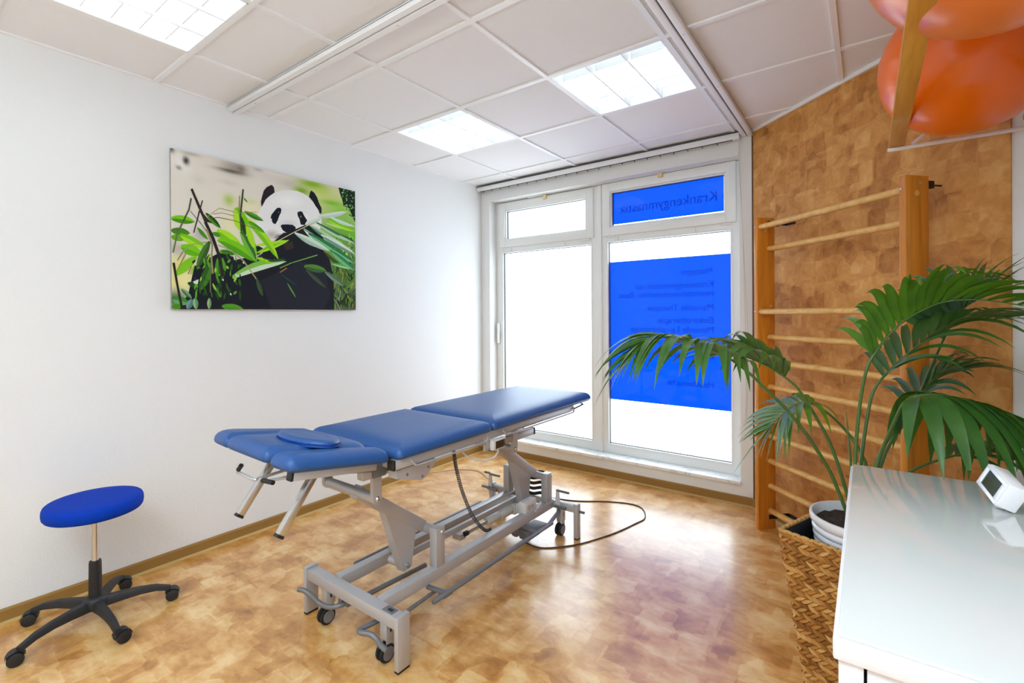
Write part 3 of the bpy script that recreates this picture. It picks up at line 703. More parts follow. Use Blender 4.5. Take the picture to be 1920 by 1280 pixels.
190,210,195 824,194 845,204 868,213 891,220 916,224 942,227 970,227 999,224 972,221 946,218 920,214 895,209 871,204 848,197
60,110,80 732,241 763,261 797,279 833,295 871,308 911,317 955,324 1000,326 963,308 924,294 885,281 847,268 810,255 773,244 736,233
170,205,160 732,241 763,261 797,279 833,295 871,308 911,317 955,324 1000,326 959,316 918,306 878,294 840,281 803,267 768,253
170,205,160 689,262 716,283 744,301 774,317 807,330 842,339 880,347 922,349 890,330 857,315 824,301 791,287 759,275 727,264 694,254
90,140,110 689,262 716,283 744,301 774,317 807,330 842,339 880,347 922,349 885,338 850,327 816,315 783,302 751,288 721,273
120,160,135 651,288 669,309 688,327 710,344 734,358 761,369 790,378 822,383 801,363 778,347 754,331 730,317 706,303 682,291 657,280
205,222,205 651,288 669,309 688,327 710,344 734,358 761,369 790,378 822,383 795,371 769,358 744,345 720,330 697,316 675,300
205,222,205 598,319 619,336 641,351 665,364 691,374 719,381 749,386 782,387 758,371 732,359 706,347 680,337 654,327 628,318 602,311
150,180,160 598,319 619,336 641,351 665,364 691,374 719,381 749,386 782,387 753,379 726,370 699,361 673,350 648,339 624,327
190,215,150 798,234 812,241 827,246 843,251 860,253 878,254 896,253 915,249 899,243 883,240 866,236 849,234 833,232 816,230 799,229
150,200,60 798,234 812,241 827,246 843,251 860,253 878,254 896,253 915,249 897,248 880,247 863,245 846,242 830,239 814,235
200,185,140 499,378 601,312 599,308 497,374
200,185,140 601,312 682,263 680,259 599,308
200,185,140 682,263 731,240 729,235 680,259
40,120,70 681,313 719,340 760,365 802,388 847,409 896,429 947,446 1000,459 961,425 917,397 872,372 827,351 781,332 735,316 688,302
120,190,130 681,313 719,340 760,365 802,388 847,409 896,429 947,446 1000,459 954,436 906,413 860,391 814,369 770,348 727,328
205,222,205 761,310 790,328 821,345 853,360 888,373 924,385 962,394 1000,399 973,376 940,358 906,342 872,328 838,317 802,308 767,301
110,150,130 761,310 790,328 821,345 853,360 888,373 924,385 962,394 1000,399 967,385 932,371 897,358 863,344 829,331 796,318
205,222,205 607,322 633,339 660,354 689,368 720,380 753,389 787,397 824,400 797,379 768,362 738,348 707,335 676,326 644,318 612,313
170,195,175 607,322 633,339 660,354 689,368 720,380 753,389 787,397 824,400 792,388 760,376 729,364 698,352 668,340 638,329
110,140,50 779,402 797,423 817,443 839,460 863,475 890,488 919,500 952,506 936,480 915,459 892,441 868,425 843,411 816,400 787,392
60,80,35 779,402 797,423 817,443 839,460 863,475 890,488 919,500 952,506 927,490 902,474 878,458 854,442 830,427 806,412
80,170,80 827,472 848,479 871,485 894,489 917,493 942,494 967,494 993,491 970,481 947,475 923,470 900,467 876,465 852,464 828,465
150,210,140 827,472 848,479 871,485 894,489 917,493 942,494 967,494 993,491 969,488 944,485 920,481 897,478 873,475 850,472
50,130,80 821,397 840,417 861,436 884,453 909,469 936,483 965,495 998,503 979,478 957,458 934,440 909,424 883,410 856,398 828,389
110,180,120 821,397 840,417 861,436 884,453 909,469 936,483 965,495 998,503 972,487 946,470 921,455 897,439 872,423 848,408
50,100,60 879,290 894,300 910,308 927,315 945,321 963,325 983,328 1000,328 990,315 973,306 956,299 939,293 921,289 902,286 882,284
170,205,160 879,290 894,300 910,308 927,315 945,321 963,325 983,328 1000,328 986,322 968,316 950,310 933,304 915,298 898,293
110,160,70 514,523 579,490 576,485 512,518
110,160,70 578,490 739,430 737,424 577,485
90,130,60 813,398 874,369 872,365 811,394
80,130,50 654,506 672,516 690,524 710,528 730,530 751,530 772,526 796,516 778,501 759,493 739,487 719,485 699,485 678,488 657,493
60,95,45 654,506 672,516 690,524 710,528 730,530 751,530 772,526 796,516 775,514 755,511 734,509 714,507 695,504 675,502
80,110,85 783,524 797,540 813,554 830,567 849,579 869,588 891,597 916,602 902,583 886,567 869,554 850,542 831,532 810,523 788,517
120,140,120 783,524 797,540 813,554 830,567 849,579 869,588 891,597 916,602 896,590 878,578 859,566 840,555 822,543 803,532
55,75,50 665,523 680,540 696,557 713,572 732,586 752,599 773,611 796,621 782,602 765,585 748,569 729,554 710,541 690,529 669,518
70,80,60 665,523 680,540 696,557 713,572 732,586 752,599 773,611 796,621 777,607 758,592 740,577 721,563 703,549 685,535
160,110,60 514,547 554,520 550,515 511,542
90,150,70 554,603 559,615 566,627 572,638 580,650 587,661 595,672 605,682 599,669 593,657 586,645 579,634 572,623 564,612 556,601
45,75,60 519,556 532,565 544,574 557,583 571,591 584,600 598,608 613,616 600,605 587,596 574,587 561,578 547,570 534,562 520,554
45,70,45 384,587 385,602 387,616 390,630 395,643 401,656 408,668 419,679 421,663 419,649 416,635 412,621 406,609 399,596 391,585
60,90,50 384,587 385,602 387,616 390,630 395,643 401,656 408,668 419,679 414,666 410,652 405,639 401,626 396,612 392,599
150,145,125 843,686 860,705 865,702 848,683
150,145,125 860,705 887,749 892,746 865,702
150,180,150 889,629 882,668 887,669 894,630
150,180,150 882,667 869,687 873,689 887,670
120,185,70 267,593 305,580 344,565 384,550 424,535 466,519 508,503 551,481 501,476 454,480 411,488 370,503 333,524 297,550 264,579
200,222,190 267,593 305,580 344,565 384,550 424,535 466,519 508,503 551,481 505,490 460,499 418,511 377,527 338,545 301,565
120,195,20 392,452 418,444 444,434 469,422 495,409 520,394 545,378 568,358 539,365 512,375 485,387 460,400 435,414 412,429 389,445
165,220,40 392,452 418,444 444,434 469,422 495,409 520,394 545,378 568,358 542,371 516,385 490,398 465,411 440,424 415,436
165,220,40 380,415 405,411 430,406 455,400 480,393 506,384 532,375 558,363 530,365 504,371 478,377 452,384 427,392 403,401 379,411
165,220,40 320,272 344,301 370,329 396,358 422,388 448,418 475,448 507,476 493,432 475,393 452,359 426,329 396,303 364,282 329,263
120,195,20 320,272 344,301 370,329 396,358 422,388 448,418 475,448 507,476 484,440 461,406 437,373 411,344 383,316 354,291
165,220,40 387,479 397,486 406,492 417,497 428,500 439,502 451,503 465,500 456,490 446,483 436,478 425,475 414,472 402,472 390,472
120,195,20 387,479 397,486 406,492 417,497 428,500 439,502 451,503 465,500 454,496 443,493 432,489 421,486 410,482 399,479
130,190,60 337,326 338,354 340,381 345,407 352,432 361,456 372,480 388,502 391,473 389,446 385,419 379,393 370,369 360,345 347,322
30,70,22 337,326 338,354 340,381 345,407 352,432 361,456 372,480 388,502 382,477 375,451 369,425 362,400 355,375 349,350
45,75,40 448,490 463,490 477,489 491,487 506,484 520,481 535,476 549,469 534,467 519,468 504,470 490,472 476,476 462,480 448,485
70,140,20 347,294 357,304 367,313 378,322 390,328 403,334 417,338 433,339 425,326 414,316 403,308 391,301 378,295 365,290 351,287
100,170,30 347,294 357,304 367,313 378,322 390,328 403,334 417,338 433,339 421,332 409,325 397,318 385,311 373,304 361,297
190,200,190 387,472 420,448 417,444 384,467
90,70,50 398,459 434,485 436,482 400,456
120,195,20 277,235 273,259 272,280 275,300 283,318 294,333 309,347 334,356 344,328 346,305 344,284 337,266 327,250 313,236 295,224
165,220,40 277,235 273,259 272,280 275,300 283,318 294,333 309,347 334,356 327,337 320,319 313,301 306,283 299,265 293,247
80,160,30 326,245 338,254 350,262 364,268 378,273 393,276 408,277 426,275 415,263 402,255 389,248 375,243 360,239 345,238 329,237
50,120,20 326,245 338,254 350,262 364,268 378,273 393,276 408,277 426,275 412,270 397,265 383,260 369,255 355,251 341,246
30,70,22 307,271 306,287 307,302 310,317 313,331 318,345 324,358 333,371 336,354 335,338 333,323 330,309 326,295 320,281 313,269
70,140,20 323,172 325,176 327,180 330,183 333,186 336,188 340,190 344,192 343,187 341,183 338,180 335,177 332,174 328,172 324,170
55,70,40 318,127 302,267 311,267 326,126
55,70,40 302,268 308,356 317,354 311,266
130,120,60 302,164 298,253 303,253 306,163
120,195,20 0,333 11,339 25,343 38,345 52,345 67,343 82,339 98,330 85,318 71,311 58,308 43,307 29,309 14,314 0,322
70,140,20 0,333 11,339 25,343 38,345 52,345 67,343 82,339 98,330 84,328 69,327 55,326 41,326 27,326 13,326
75,125,25 0,389 8,396 18,401 29,404 41,404 52,402 65,397 78,387 67,376 57,371 46,367 34,367 23,368 11,372 0,378
70,140,20 0,389 8,396 18,401 29,404 41,404 52,402 65,397 78,387 66,387 54,386 43,386 32,385 21,385 9,384
110,165,30 0,418 5,424 13,428 22,430 31,430 40,429 49,425 59,417 51,408 43,403 35,401 26,400 17,401 8,404 0,409
120,195,20 34,404 46,418 60,430 75,439 91,446 108,451 127,454 148,452 136,435 122,422 106,412 91,404 74,398 56,395 38,394
165,220,40 34,404 46,418 60,430 75,439 91,446 108,451 127,454 148,452 131,444 115,437 99,429 83,421 67,414 51,407
120,195,20 36,460 46,473 56,483 68,490 81,494 95,494 111,492 129,482 120,464 109,453 97,445 84,441 71,439 56,441 40,446
100,175,20 36,460 46,473 56,483 68,490 81,494 95,494 111,492 129,482 115,478 102,474 89,470 76,465 63,461 51,457
120,195,20 20,595 37,586 53,576 67,564 80,549 91,533 101,514 107,491 86,497 70,507 55,519 42,533 30,549 21,566 13,585
130,190,40 20,595 37,586 53,576 67,564 80,549 91,533 101,514 107,491 94,506 80,520 67,534 54,548 42,562 29,576
50,90,35 156,414 142,431 130,450 121,469 113,489 107,509 103,530 103,554 120,538 132,521 143,502 151,482 158,462 163,440 166,418
70,120,40 156,414 142,431 130,450 121,469 113,489 107,509 103,530 103,554 111,534 119,515 128,495 136,476 144,456 153,436
70,140,20 107,358 111,367 116,377 122,385 129,392 136,399 145,405 155,409 151,398 146,388 140,380 134,372 127,365 119,359 110,354
30,70,22 144,283 151,296 158,307 167,318 177,327 188,335 199,341 214,345 208,330 201,318 193,307 183,298 173,290 161,283 149,277
70,140,20 144,283 151,296 158,307 167,318 177,327 188,335 199,341 214,345 204,336 194,326 185,317 175,308 165,299 156,289
165,220,40 193,362 204,381 217,397 232,411 249,421 268,429 289,434 315,432 306,407 293,389 278,375 261,363 243,355 223,350 201,348
120,195,20 193,362 204,381 217,397 232,411 249,421 268,429 289,434 315,432 298,421 280,409 263,398 247,387 230,376 213,365
120,195,20 196,408 219,425 244,441 269,455 296,469 324,481 353,492 386,497 368,463 346,439 322,419 296,405 267,397 236,393 204,393
80,160,20 196,408 219,425 244,441 269,455 296,469 324,481 353,492 386,497 361,478 335,460 309,444 282,430 255,419 227,409
70,140,20 173,375 177,380 182,384 187,387 193,389 199,390 205,389 213,385 210,377 205,372 200,369 195,367 189,366 182,367 175,369
60,120,25 208,461 217,467 226,471 236,474 246,476 257,476 268,474 280,469 271,460 262,455 252,451 242,449 231,449 221,450 210,453
50,110,30 304,351 309,375 315,399 324,420 336,441 349,460 365,478 386,493 385,465 378,441 370,418 359,397 346,378 331,360 314,344
110,180,60 304,351 309,375 315,399 324,420 336,441 349,460 365,478 386,493 375,472 364,451 353,430 342,409 331,388 320,368
165,220,40 333,309 333,328 335,348 339,366 344,383 352,400 362,416 376,430 379,408 378,388 375,370 369,352 362,335 353,319 342,304
60,120,30 160,526 147,543 135,560 126,578 120,597 116,617 114,638 117,661 135,646 147,630 156,612 164,593 169,573 172,552 172,530
45,90,28 160,526 147,543 135,560 126,578 120,597 116,617 114,638 117,661 124,642 131,623 138,605 145,586 152,567 159,548
40,90,25 194,494 189,514 186,533 185,552 186,571 189,590 194,608 204,626 212,606 216,586 218,567 217,548 215,529 210,511 204,493
70,140,30 194,494 189,514 186,533 185,552 186,571 189,590 194,608 204,626 203,607 202,588 202,569 201,550 200,531 200,513
140,190,50 161,475 154,485 147,496 141,507 136,518 132,530 129,542 128,556 137,546 144,536 150,525 155,513 159,502 163,489 166,476
30,70,22 161,475 154,485 147,496 141,507 136,518 132,530 129,542 128,556 133,544 138,533 143,522 148,510 153,499 158,487
50,100,35 184,639 184,649 184,658 187,667 191,674 196,681 203,686 213,690 216,679 215,669 213,660 210,653 205,646 199,640 191,635
80,140,40 184,639 184,649 184,658 187,667 191,674 196,681 203,686 213,690 209,682 206,675 202,667 198,660 195,652 191,645
70,140,30 212,494 212,504 212,515 214,525 217,534 221,543 226,552 234,559 237,548 237,537 236,527 233,517 229,508 224,499 218,491
30,70,22 65,628 70,634 76,639 82,643 88,645 95,645 103,644 111,640 107,631 101,626 95,622 89,620 82,619 75,619 67,621
120,160,120 37,655 41,665 46,673 52,680 58,687 65,693 73,697 83,700 80,689 76,680 70,672 64,665 57,659 49,655 41,651
60,110,60 37,655 41,665 46,673 52,680 58,687 65,693 73,697 83,700 77,693 70,686 64,680 58,673 51,666 45,660
60,130,50 0,707 8,717 16,724 26,729 36,731 47,731 58,729 71,720 63,707 54,698 45,693 35,690 24,689 13,691 2,695
100,160,90 0,707 8,717 16,724 26,729 36,731 47,731 58,729 71,720 61,718 50,715 40,712 30,709 20,707 10,704
70,140,20 0,742 6,747 12,750 17,750 23,750 29,749 35,745 41,738 35,730 29,727 23,725 18,725 12,726 6,729 0,734
80,120,120 80,701 72,705 66,710 62,716 59,723 58,731 58,739 62,750 71,747 78,742 82,737 86,730 88,723 88,714 87,705
110,150,140 80,701 72,705 66,710 62,716 59,723 58,731 58,739 62,750 65,743 68,736 71,730 74,723 77,716 80,710
90,140,90 92,697 88,705 86,713 86,721 87,728 89,736 93,743 101,750 107,741 109,733 110,725 110,717 108,710 104,702 99,695
140,180,130 92,697 88,705 86,713 86,721 87,728 89,736 93,743 101,750 100,742 99,734 99,727 98,719 97,711 96,704
110,150,90 155,695 152,703 149,711 148,718 148,726 150,734 152,742 157,749 163,742 165,734 167,726 167,718 166,710 164,702 161,695
150,180,130 155,695 152,703 149,711 148,718 148,726 150,734 152,742 157,749 157,742 157,734 157,726 158,718 158,710 158,703
80,150,40 215,738 229,747 242,750 256,750 271,750 286,750 302,750 318,747 305,735 290,728 276,723 261,721 247,721 232,723 217,728
70,140,20 215,738 229,747 242,750 256,750 271,750 286,750 302,750 318,747 303,745 288,743 274,741 259,739 244,737 230,735
30,70,22 252,644 247,652 246,661 246,669 250,678 256,670 258,661 258,653 255,644
90,160,40 172,494 168,498 165,501 163,506 161,511 165,508 169,504 171,500 173,495
45,95,25 296,518 292,524 290,529 290,536 294,542 299,536 302,531 302,525 300,518
90,160,40 148,505 148,518 151,530 156,542 164,552 164,538 161,526 157,514 151,504
150,200,70 123,592 120,597 118,603 117,609 119,615 122,610 125,604 125,598 125,592
45,95,25 147,604 149,609 151,613 154,617 158,620 158,614 156,610 153,606 149,602
150,200,70 172,623 174,633 177,642 182,651 190,658 189,647 186,638 181,629 175,621
90,160,40 118,545 113,545 109,548 106,552 106,558 111,558 115,556 118,552 119,547
45,95,25 234,615 235,628 237,640 242,652 249,662 249,649 246,637 242,625 236,614
20,35,20 230,640 224,647 219,655 216,664 216,675 223,668 228,660 232,651 233,641
45,95,25 232,661 228,671 225,681 224,691 225,702 229,692 232,682 233,672 233,661
45,95,25 238,478 239,485 241,491 246,496 252,499 252,491 250,485 246,480 240,476
45,95,25 146,512 142,525 139,538 139,551 141,564 146,551 149,538 150,525 149,512
30,70,22 212,616 206,627 202,638 201,649 202,662 209,651 213,640 215,629 215,617
20,35,20 206,580 208,591 211,600 217,609 226,615 225,604 222,594 216,585 209,578
150,200,70 186,542 183,549 182,555 182,562 186,569 191,562 192,555 192,549 189,542
20,35,20 130,636 133,648 136,659 142,669 150,678 149,666 145,654 140,644 133,634
90,160,40 208,573 202,575 198,578 195,584 194,591 200,590 205,586 208,581 210,575
30,70,22 137,589 137,594 137,599 138,604 141,609 142,603 142,598 140,593 138,588
90,160,40 102,618 97,627 94,636 92,646 93,657 99,648 103,639 105,629 105,619
20,35,20 247,468 244,473 244,478 245,483 249,488 253,482 254,477 253,472 250,467
20,35,20 206,642 204,650 204,658 204,666 206,674 209,666 209,658 209,650 207,642
20,35,20 198,582 200,592 203,601 208,610 215,617 214,606 211,597 207,588 201,580
30,70,22 218,537 213,546 210,557 209,567 209,578 214,568 218,558 220,548 220,537
45,95,25 166,664 165,672 165,680 167,687 171,694 173,686 173,678 172,671 169,664
45,95,25 263,516 259,527 256,538 256,549 258,560 264,549 267,538 267,527 266,516
30,70,22 100,611 102,623 105,633 110,643 117,651 117,639 114,628 109,618 103,610
45,95,25 116,628 115,640 114,652 115,665 118,677 121,664 121,652 120,640 118,627
30,70,22 306,515 302,519 300,523 300,527 303,532 308,529 311,525 311,521 310,516
45,95,25 227,559 220,570 214,583 211,596 212,610 220,599 226,587 230,574 231,560
20,35,20 248,520 242,526 238,533 237,540 239,549 246,544 250,537 252,530 251,522
45,95,25 93,599 96,605 100,611 105,617 111,621 108,614 104,608 99,603 94,598
150,200,70 284,572 278,581 274,590 272,600 274,611 282,603 286,594 288,584 288,574
90,160,40 212,452 208,457 207,461 207,466 211,471 216,467 218,462 218,457 215,452
90,160,40 256,553 254,561 253,569 254,577 256,584 258,576 259,569 259,561 257,553
30,70,22 112,627 107,639 102,651 98,663 96,675 102,664 107,652 111,640 114,628
30,70,22 201,626 195,627 191,631 188,636 187,643 194,643 198,640 202,635 204,629
90,160,40 197,502 195,504 194,507 194,510 196,514 199,511 200,508 200,505 199,502
90,160,40 99,620 99,628 100,635 103,642 107,649 108,641 107,633 104,626 101,619
20,35,20 301,566 300,572 300,578 302,583 305,587 307,581 307,576 306,571 303,566
90,160,40 281,470 280,480 281,490 282,499 285,508 286,498 286,489 284,479 282,470
20,35,20 292,546 285,547 280,549 276,554 273,561 280,562 285,559 290,555 294,549
90,160,40 105,650 102,656 99,662 97,669 97,676 101,670 104,664 106,658 107,651
90,160,40 133,500 132,509 132,517 135,525 140,532 142,523 142,514 140,506 136,499
20,35,20 115,548 111,553 107,558 105,564 104,571 109,567 113,562 116,556 117,550
30,70,22 300,651 297,665 296,679 298,692 303,706 307,692 308,678 307,664 303,651
90,160,40 285,655 278,657 274,660 271,665 270,673 277,672 282,669 285,664 287,657
45,95,25 133,637 135,650 139,663 144,675 150,686 148,673 145,660 140,648 135,637
90,160,40 255,495 249,498 245,502 242,508 243,515 250,513 254,509 257,504 257,497
90,160,40 221,492 222,505 223,518 225,531 228,543 228,530 228,517 226,504 223,492
150,200,70 168,533 167,536 167,539 169,542 172,543 175,539 175,536 174,534 171,532
45,95,25 296,594 294,604 295,614 298,623 305,631 308,620 308,610 305,601 300,593
150,200,70 236,533 237,538 239,542 242,545 248,545 249,538 247,534 244,531 239,530
30,70,22 183,655 184,669 188,683 194,695 203,707 203,691 200,677 194,665 186,653
20,35,20 285,522 280,529 278,536 279,542 284,550 290,543 292,536 292,529 289,522
20,35,20 97,512 92,514 88,518 85,523 84,530 91,529 95,525 98,520 99,514
150,200,70 92,538 86,549 81,561 78,574 77,588 84,576 89,564 93,552 94,539
45,95,25 278,603 278,610 279,616 283,621 288,625 289,618 287,612 284,607 280,602
30,70,22 136,664 132,669 130,674 131,680 135,685 140,681 142,676 142,670 139,665
90,160,40 102,662 98,674 96,685 96,696 97,708 102,697 104,686 105,674 104,663
48,40,34 80,177 120,277 130,270 89,170
48,40,34 120,277 144,336 154,330 130,270
48,40,34 144,336 163,379 173,373 154,330
70,80,60 79,218 70,275 76,275 86,219
70,80,60 70,274 21,393 27,395 76,276
60,45,40 129,220 109,299 115,300 134,220
60,45,40 109,300 90,382 95,383 115,300
48,40,34 131,280 150,301 175,326 149,322
80,70,60 78,282 120,331 122,329 80,280
80,70,60 120,331 148,369 150,367 122,329
150,140,90 153,298 206,245 204,244 152,296
150,140,90 205,246 296,255 296,252 205,243
150,140,90 296,255 389,234 389,232 296,252
100,80,50 162,304 205,293 204,290 162,301
100,80,50 204,293 281,298 282,295 205,290
100,80,50 281,298 377,325 378,322 282,295
120,110,80 179,280 218,267 218,265 178,278
120,110,80 218,267 278,274 279,271 218,265
85,120,75 46,335 22,396 27,398 51,338
85,120,75 21,397 3,486 9,487 27,398
40,36,36 137,327 171,404 184,396 149,319
40,36,36 170,403 199,489 212,483 184,396
40,36,36 198,488 214,587 228,584 213,484
150,140,95 145,359 170,434 177,430 153,355
150,140,95 170,432 166,503 173,503 177,432
150,140,95 166,504 171,574 179,573 173,503
90,110,60 162,518 160,666 166,666 167,518
38,34,32 3,535 17,631 26,629 13,532
38,34,32 17,631 36,749 46,747 26,629
165,160,110 199,432 258,451 260,446 201,427
165,160,110 258,451 319,501 323,496 261,446
165,160,110 319,500 383,590 387,586 324,496
140,165,100 48,475 93,439 91,435 46,471
140,165,100 92,440 149,423 148,418 92,435
150,140,60 56,484 20,568 24,570 61,486
130,110,60 80,544 65,583 68,584 83,546
110,95,70 45,477 22,521 24,523 48,479
220,225,215 218,597 218,602 219,605 224,607 225,602 224,598 220,596
220,225,215 281,568 280,573 282,576 287,578 288,573 287,569 283,567
220,225,215 317,503 316,508 318,511 323,513 324,508 323,504 319,502
220,225,215 254,668 254,673 255,676 260,678 261,673 260,669 256,667
215,215,210 87,617 112,605 108,628 93,627'''
FR=[(((3.041,1.978,0.702),(2.977,1.93,0.855),(2.901,1.849,1.003),(2.826,1.77,1.107),(2.771,1.716,1.175),(2.713,1.66,1.225),(2.647,1.599,1.261),(2.579,1.536,1.279),(2.537,1.492,1.266),(2.503,1.467,1.233)),0.46,21,0.27,0.034,0.25,2.5,46),(((3.051,2.035,0.677),(2.995,2.019,0.883),(2.934,1.999,1.018),(2.895,1.983,1.088),(2.847,1.972,1.133),(2.789,1.966,1.169),(2.726,1.969,1.193),(2.661,1.971,1.202)),0.55,14,0.3,0.035,0.6,1.5,50),(((3.114,2.132,0.744),(3.076,2.154,0.846),(3.03,2.17,0.919),(2.971,2.151,0.984),(2.918,2.136,1.015),(2.869,2.125,1.001),(2.831,2.109,0.963),(2.795,2.095,0.916)),0.54,14,0.29,0.026,0.2,0.9,78),(((3.06,1.967,0.701),(3.061,1.968,0.869),(3.074,1.978,1.046),(3.093,1.968,1.168),(3.121,1.977,1.233),(3.168,1.975,1.305),(3.22,1.963,1.352),(3.28,1.946,1.384),(3.361,1.943,1.388),(3.456,1.94,1.367)),0.42,19,0.24,0.036,0.75,1.5,45),(((3.066,2.046,0.677),(3.077,2.067,0.848),(3.097,2.095,1.012),(3.115,2.109,1.089),(3.157,2.14,1.152),(3.219,2.174,1.221),(3.291,2.203,1.281),(3.366,2.222,1.321),(3.451,2.235,1.331)),0.46,16,0.28,0.03,0.35,1.5,42),(((3.099,2.182,0.64),(3.147,2.282,0.828),(3.231,2.407,0.976),(3.287,2.424,1.141),(3.324,2.415,1.254),(3.351,2.409,1.324),(3.39,2.414,1.378),(3.441,2.427,1.41)),0.58,13,0.27,0.042,0.9,1.0,50),(((3.091,1.99,0.701),(3.124,1.965,0.881),(3.159,1.917,1.006),(3.186,1.862,1.088),(3.23,1.858,1.111),(3.291,1.891,1.107),(3.356,1.914,1.089),(3.418,1.935,1.056),(3.481,1.97,0.994)),0.44,18,0.31,0.044,0.15,4.2,78),(((3.114,2.194,0.669),(3.209,2.29,0.762),(3.3,2.32,0.821),(3.401,2.346,0.862),(3.469,2.359,0.863),(3.538,2.385,0.814)),0.45,12,0.26,0.036,0.2,1.8,45),(((3.086,2.136,0.652),(3.123,2.239,0.814),(3.198,2.37,0.938),(3.255,2.413,1.039),(3.317,2.421,1.113),(3.392,2.44,1.142)),0.5,12,0.24,0.03,0.3,1.6,42)]
SPEAR=[(3.051,1.997,0.689),(3.048,1.996,0.851),(3.037,1.989,1.019)]
# ------------------------------------------------------------------ the setting
H = 2.622; D = 3.73; XR = 3.72; YB = -2.2
UX, UY = .737, -.676; NX, NY = -.676, -.737           # oblique wall: direction and normal (to the room)
P0 = V((2.459, D, 0))
def ob(u, n, z): return V((P0.x+UX*u+NX*n, P0.y+UY*u+NY*n, z))
UEND = (XR-P0.x)/UX
MOB = Matrix(((UX, NX, 0, P0.x), (UY, NY, 0, P0.y), (0, 0, 1, 0), (0, 0, 0, 1)))   # local (u, n, z) -> world

# floor follows the room outline
b = MB(); poly = [(-.05,YB-.05),(XR+.05,YB-.05),(XR+.05,D+.3),(-.05,D+.3)]
b.prism([(x, y, -.1) for x, y in poly], (0,0,.1)); struct(b.build('floor', M_FLOOR, smooth=0))
# ceiling: tile boards lying in a grid of T bars, lamps in three of the cells (the second set is unused)
gx = [0, .473, 1.098, 1.723, 2.348, 2.985, XR]; gy = [YB, -1.537, -.912, -.287, .338, .963, 1.588, 2.213, 2.838, 3.463, D]
LAMPS = {(1, 4), (1, 7), (3, 7)}; LAMPS_B = {(1, 1), (4, 2)}
b = MB()
for i in range(len(gx)-1):
    for j in range(len(gy)-1):
        if (i, j) in LAMPS: continue
        b.span((gx[i]+.010, gy[j]+.010, H+.009), (gx[i+1]-.010, gy[j+1]-.010, H+.02), mi=0)
for x in gx[1:-1]: b.span((x-.012, YB, H), (x+.012, D, H+.03), mi=1)
for y in gy[1:-1]: b.span((0, y-.012, H-.0004), (XR, y+.012, H+.03), mi=1)
b.span((-.05, YB-.05, H+.13), (XR+.05, D+.05, H+.16), mi=0)
b.span((0, YB, H), (.018, D, H+.03), mi=1)
struct(b.build('ceiling', [M_CEILTILE, M_TBAR], smooth=0))
# walls
b = MB(); b.span((-.12, YB-.12, 0), (0, D+.3, H+.15)); struct(b.build('wall_left', M_WALL, smooth=0))
b = MB(); b.span((XR, YB-.12, 0), (XR+.12, D-UEND*.676+.0, H+.15)); struct(b.build('wall_right', M_WALL, smooth=0))
b = MB(); b.span((0, YB-.12, 0), (XR, YB, H+.15)); struct(b.build('wall_back', M_WALL, smooth=0))
OX0, OX1, OZ0, OZ1 = .10, 2.372, .145, 2.475          # window opening
b = MB()
b.span((0, D, 0), (P0.x+.02, D+.25, OZ0)); b.span((0, D, OZ1), (P0.x+.02, D+.25, H+.15))
b.span((0, D, OZ0), (OX0, D+.25, OZ1), bev=.0); b.span((OX1, D, OZ0), (P0.x+.02, D+.25, OZ1))
struct(b.build('wall_far', M_WALL, smooth=0))
b = MB(); b.span((0, -.12, 0), (UEND+.1, 0, H+.15), M=MOB); struct(b.build('wall_oblique', M_WALL, smooth=0))
b = MB(); b.span((.012, .0, .0), (1.489, .007, H), M=MOB, mi=0); b.span((0, 0, 0), (.012, .009, H), M=MOB, mi=1)
struct(b.build('trim_1', [M_CORKW, M_DARKEDGE], smooth=0))      # cork sheet that covers the oblique wall
b = MB(); b.span((.0, .0, H-.012), (UEND, .02, H+.02), M=MOB); struct(b.build('trim_2', M_TBAR, smooth=0))
# skirtings
def skirting(name, p0, p1, n):
    p0, p1, n = V(p0), V(p1), V(n); d = p1-p0; b = MB()
    b.prism([p0, p0+n*.011, p0+n*.011+V((0,0,.052)), p0+n*.006+V((0,0,.060)), p0+V((0,0,.060))], d, mi=0)
    b.prism([p0+n*.011, p0+n*.03, p0+n*.03+V((0,0,.0015)), p0+n*.011+V((0,0,.006))], d, mi=1)
    struct(b.build(name, [M_BASE, M_BASE2], smooth=0))
skirting('baseboard_left', (0, YB, 0), (0, D, 0), (1,0,0))
skirting('baseboard_far', (0, D, 0), (P0.x, D, 0), (0,-1,0))
skirting('baseboard_oblique', ob(0, .007, 0), ob(UEND, .007, 0), (NX, NY, 0))
# marble sill
b = MB(); b.span((.06, D-.022, .140), (OX1+.003, D+.25, .165), bev=.003); struct(b.build('trim_3', M_MARBLE))

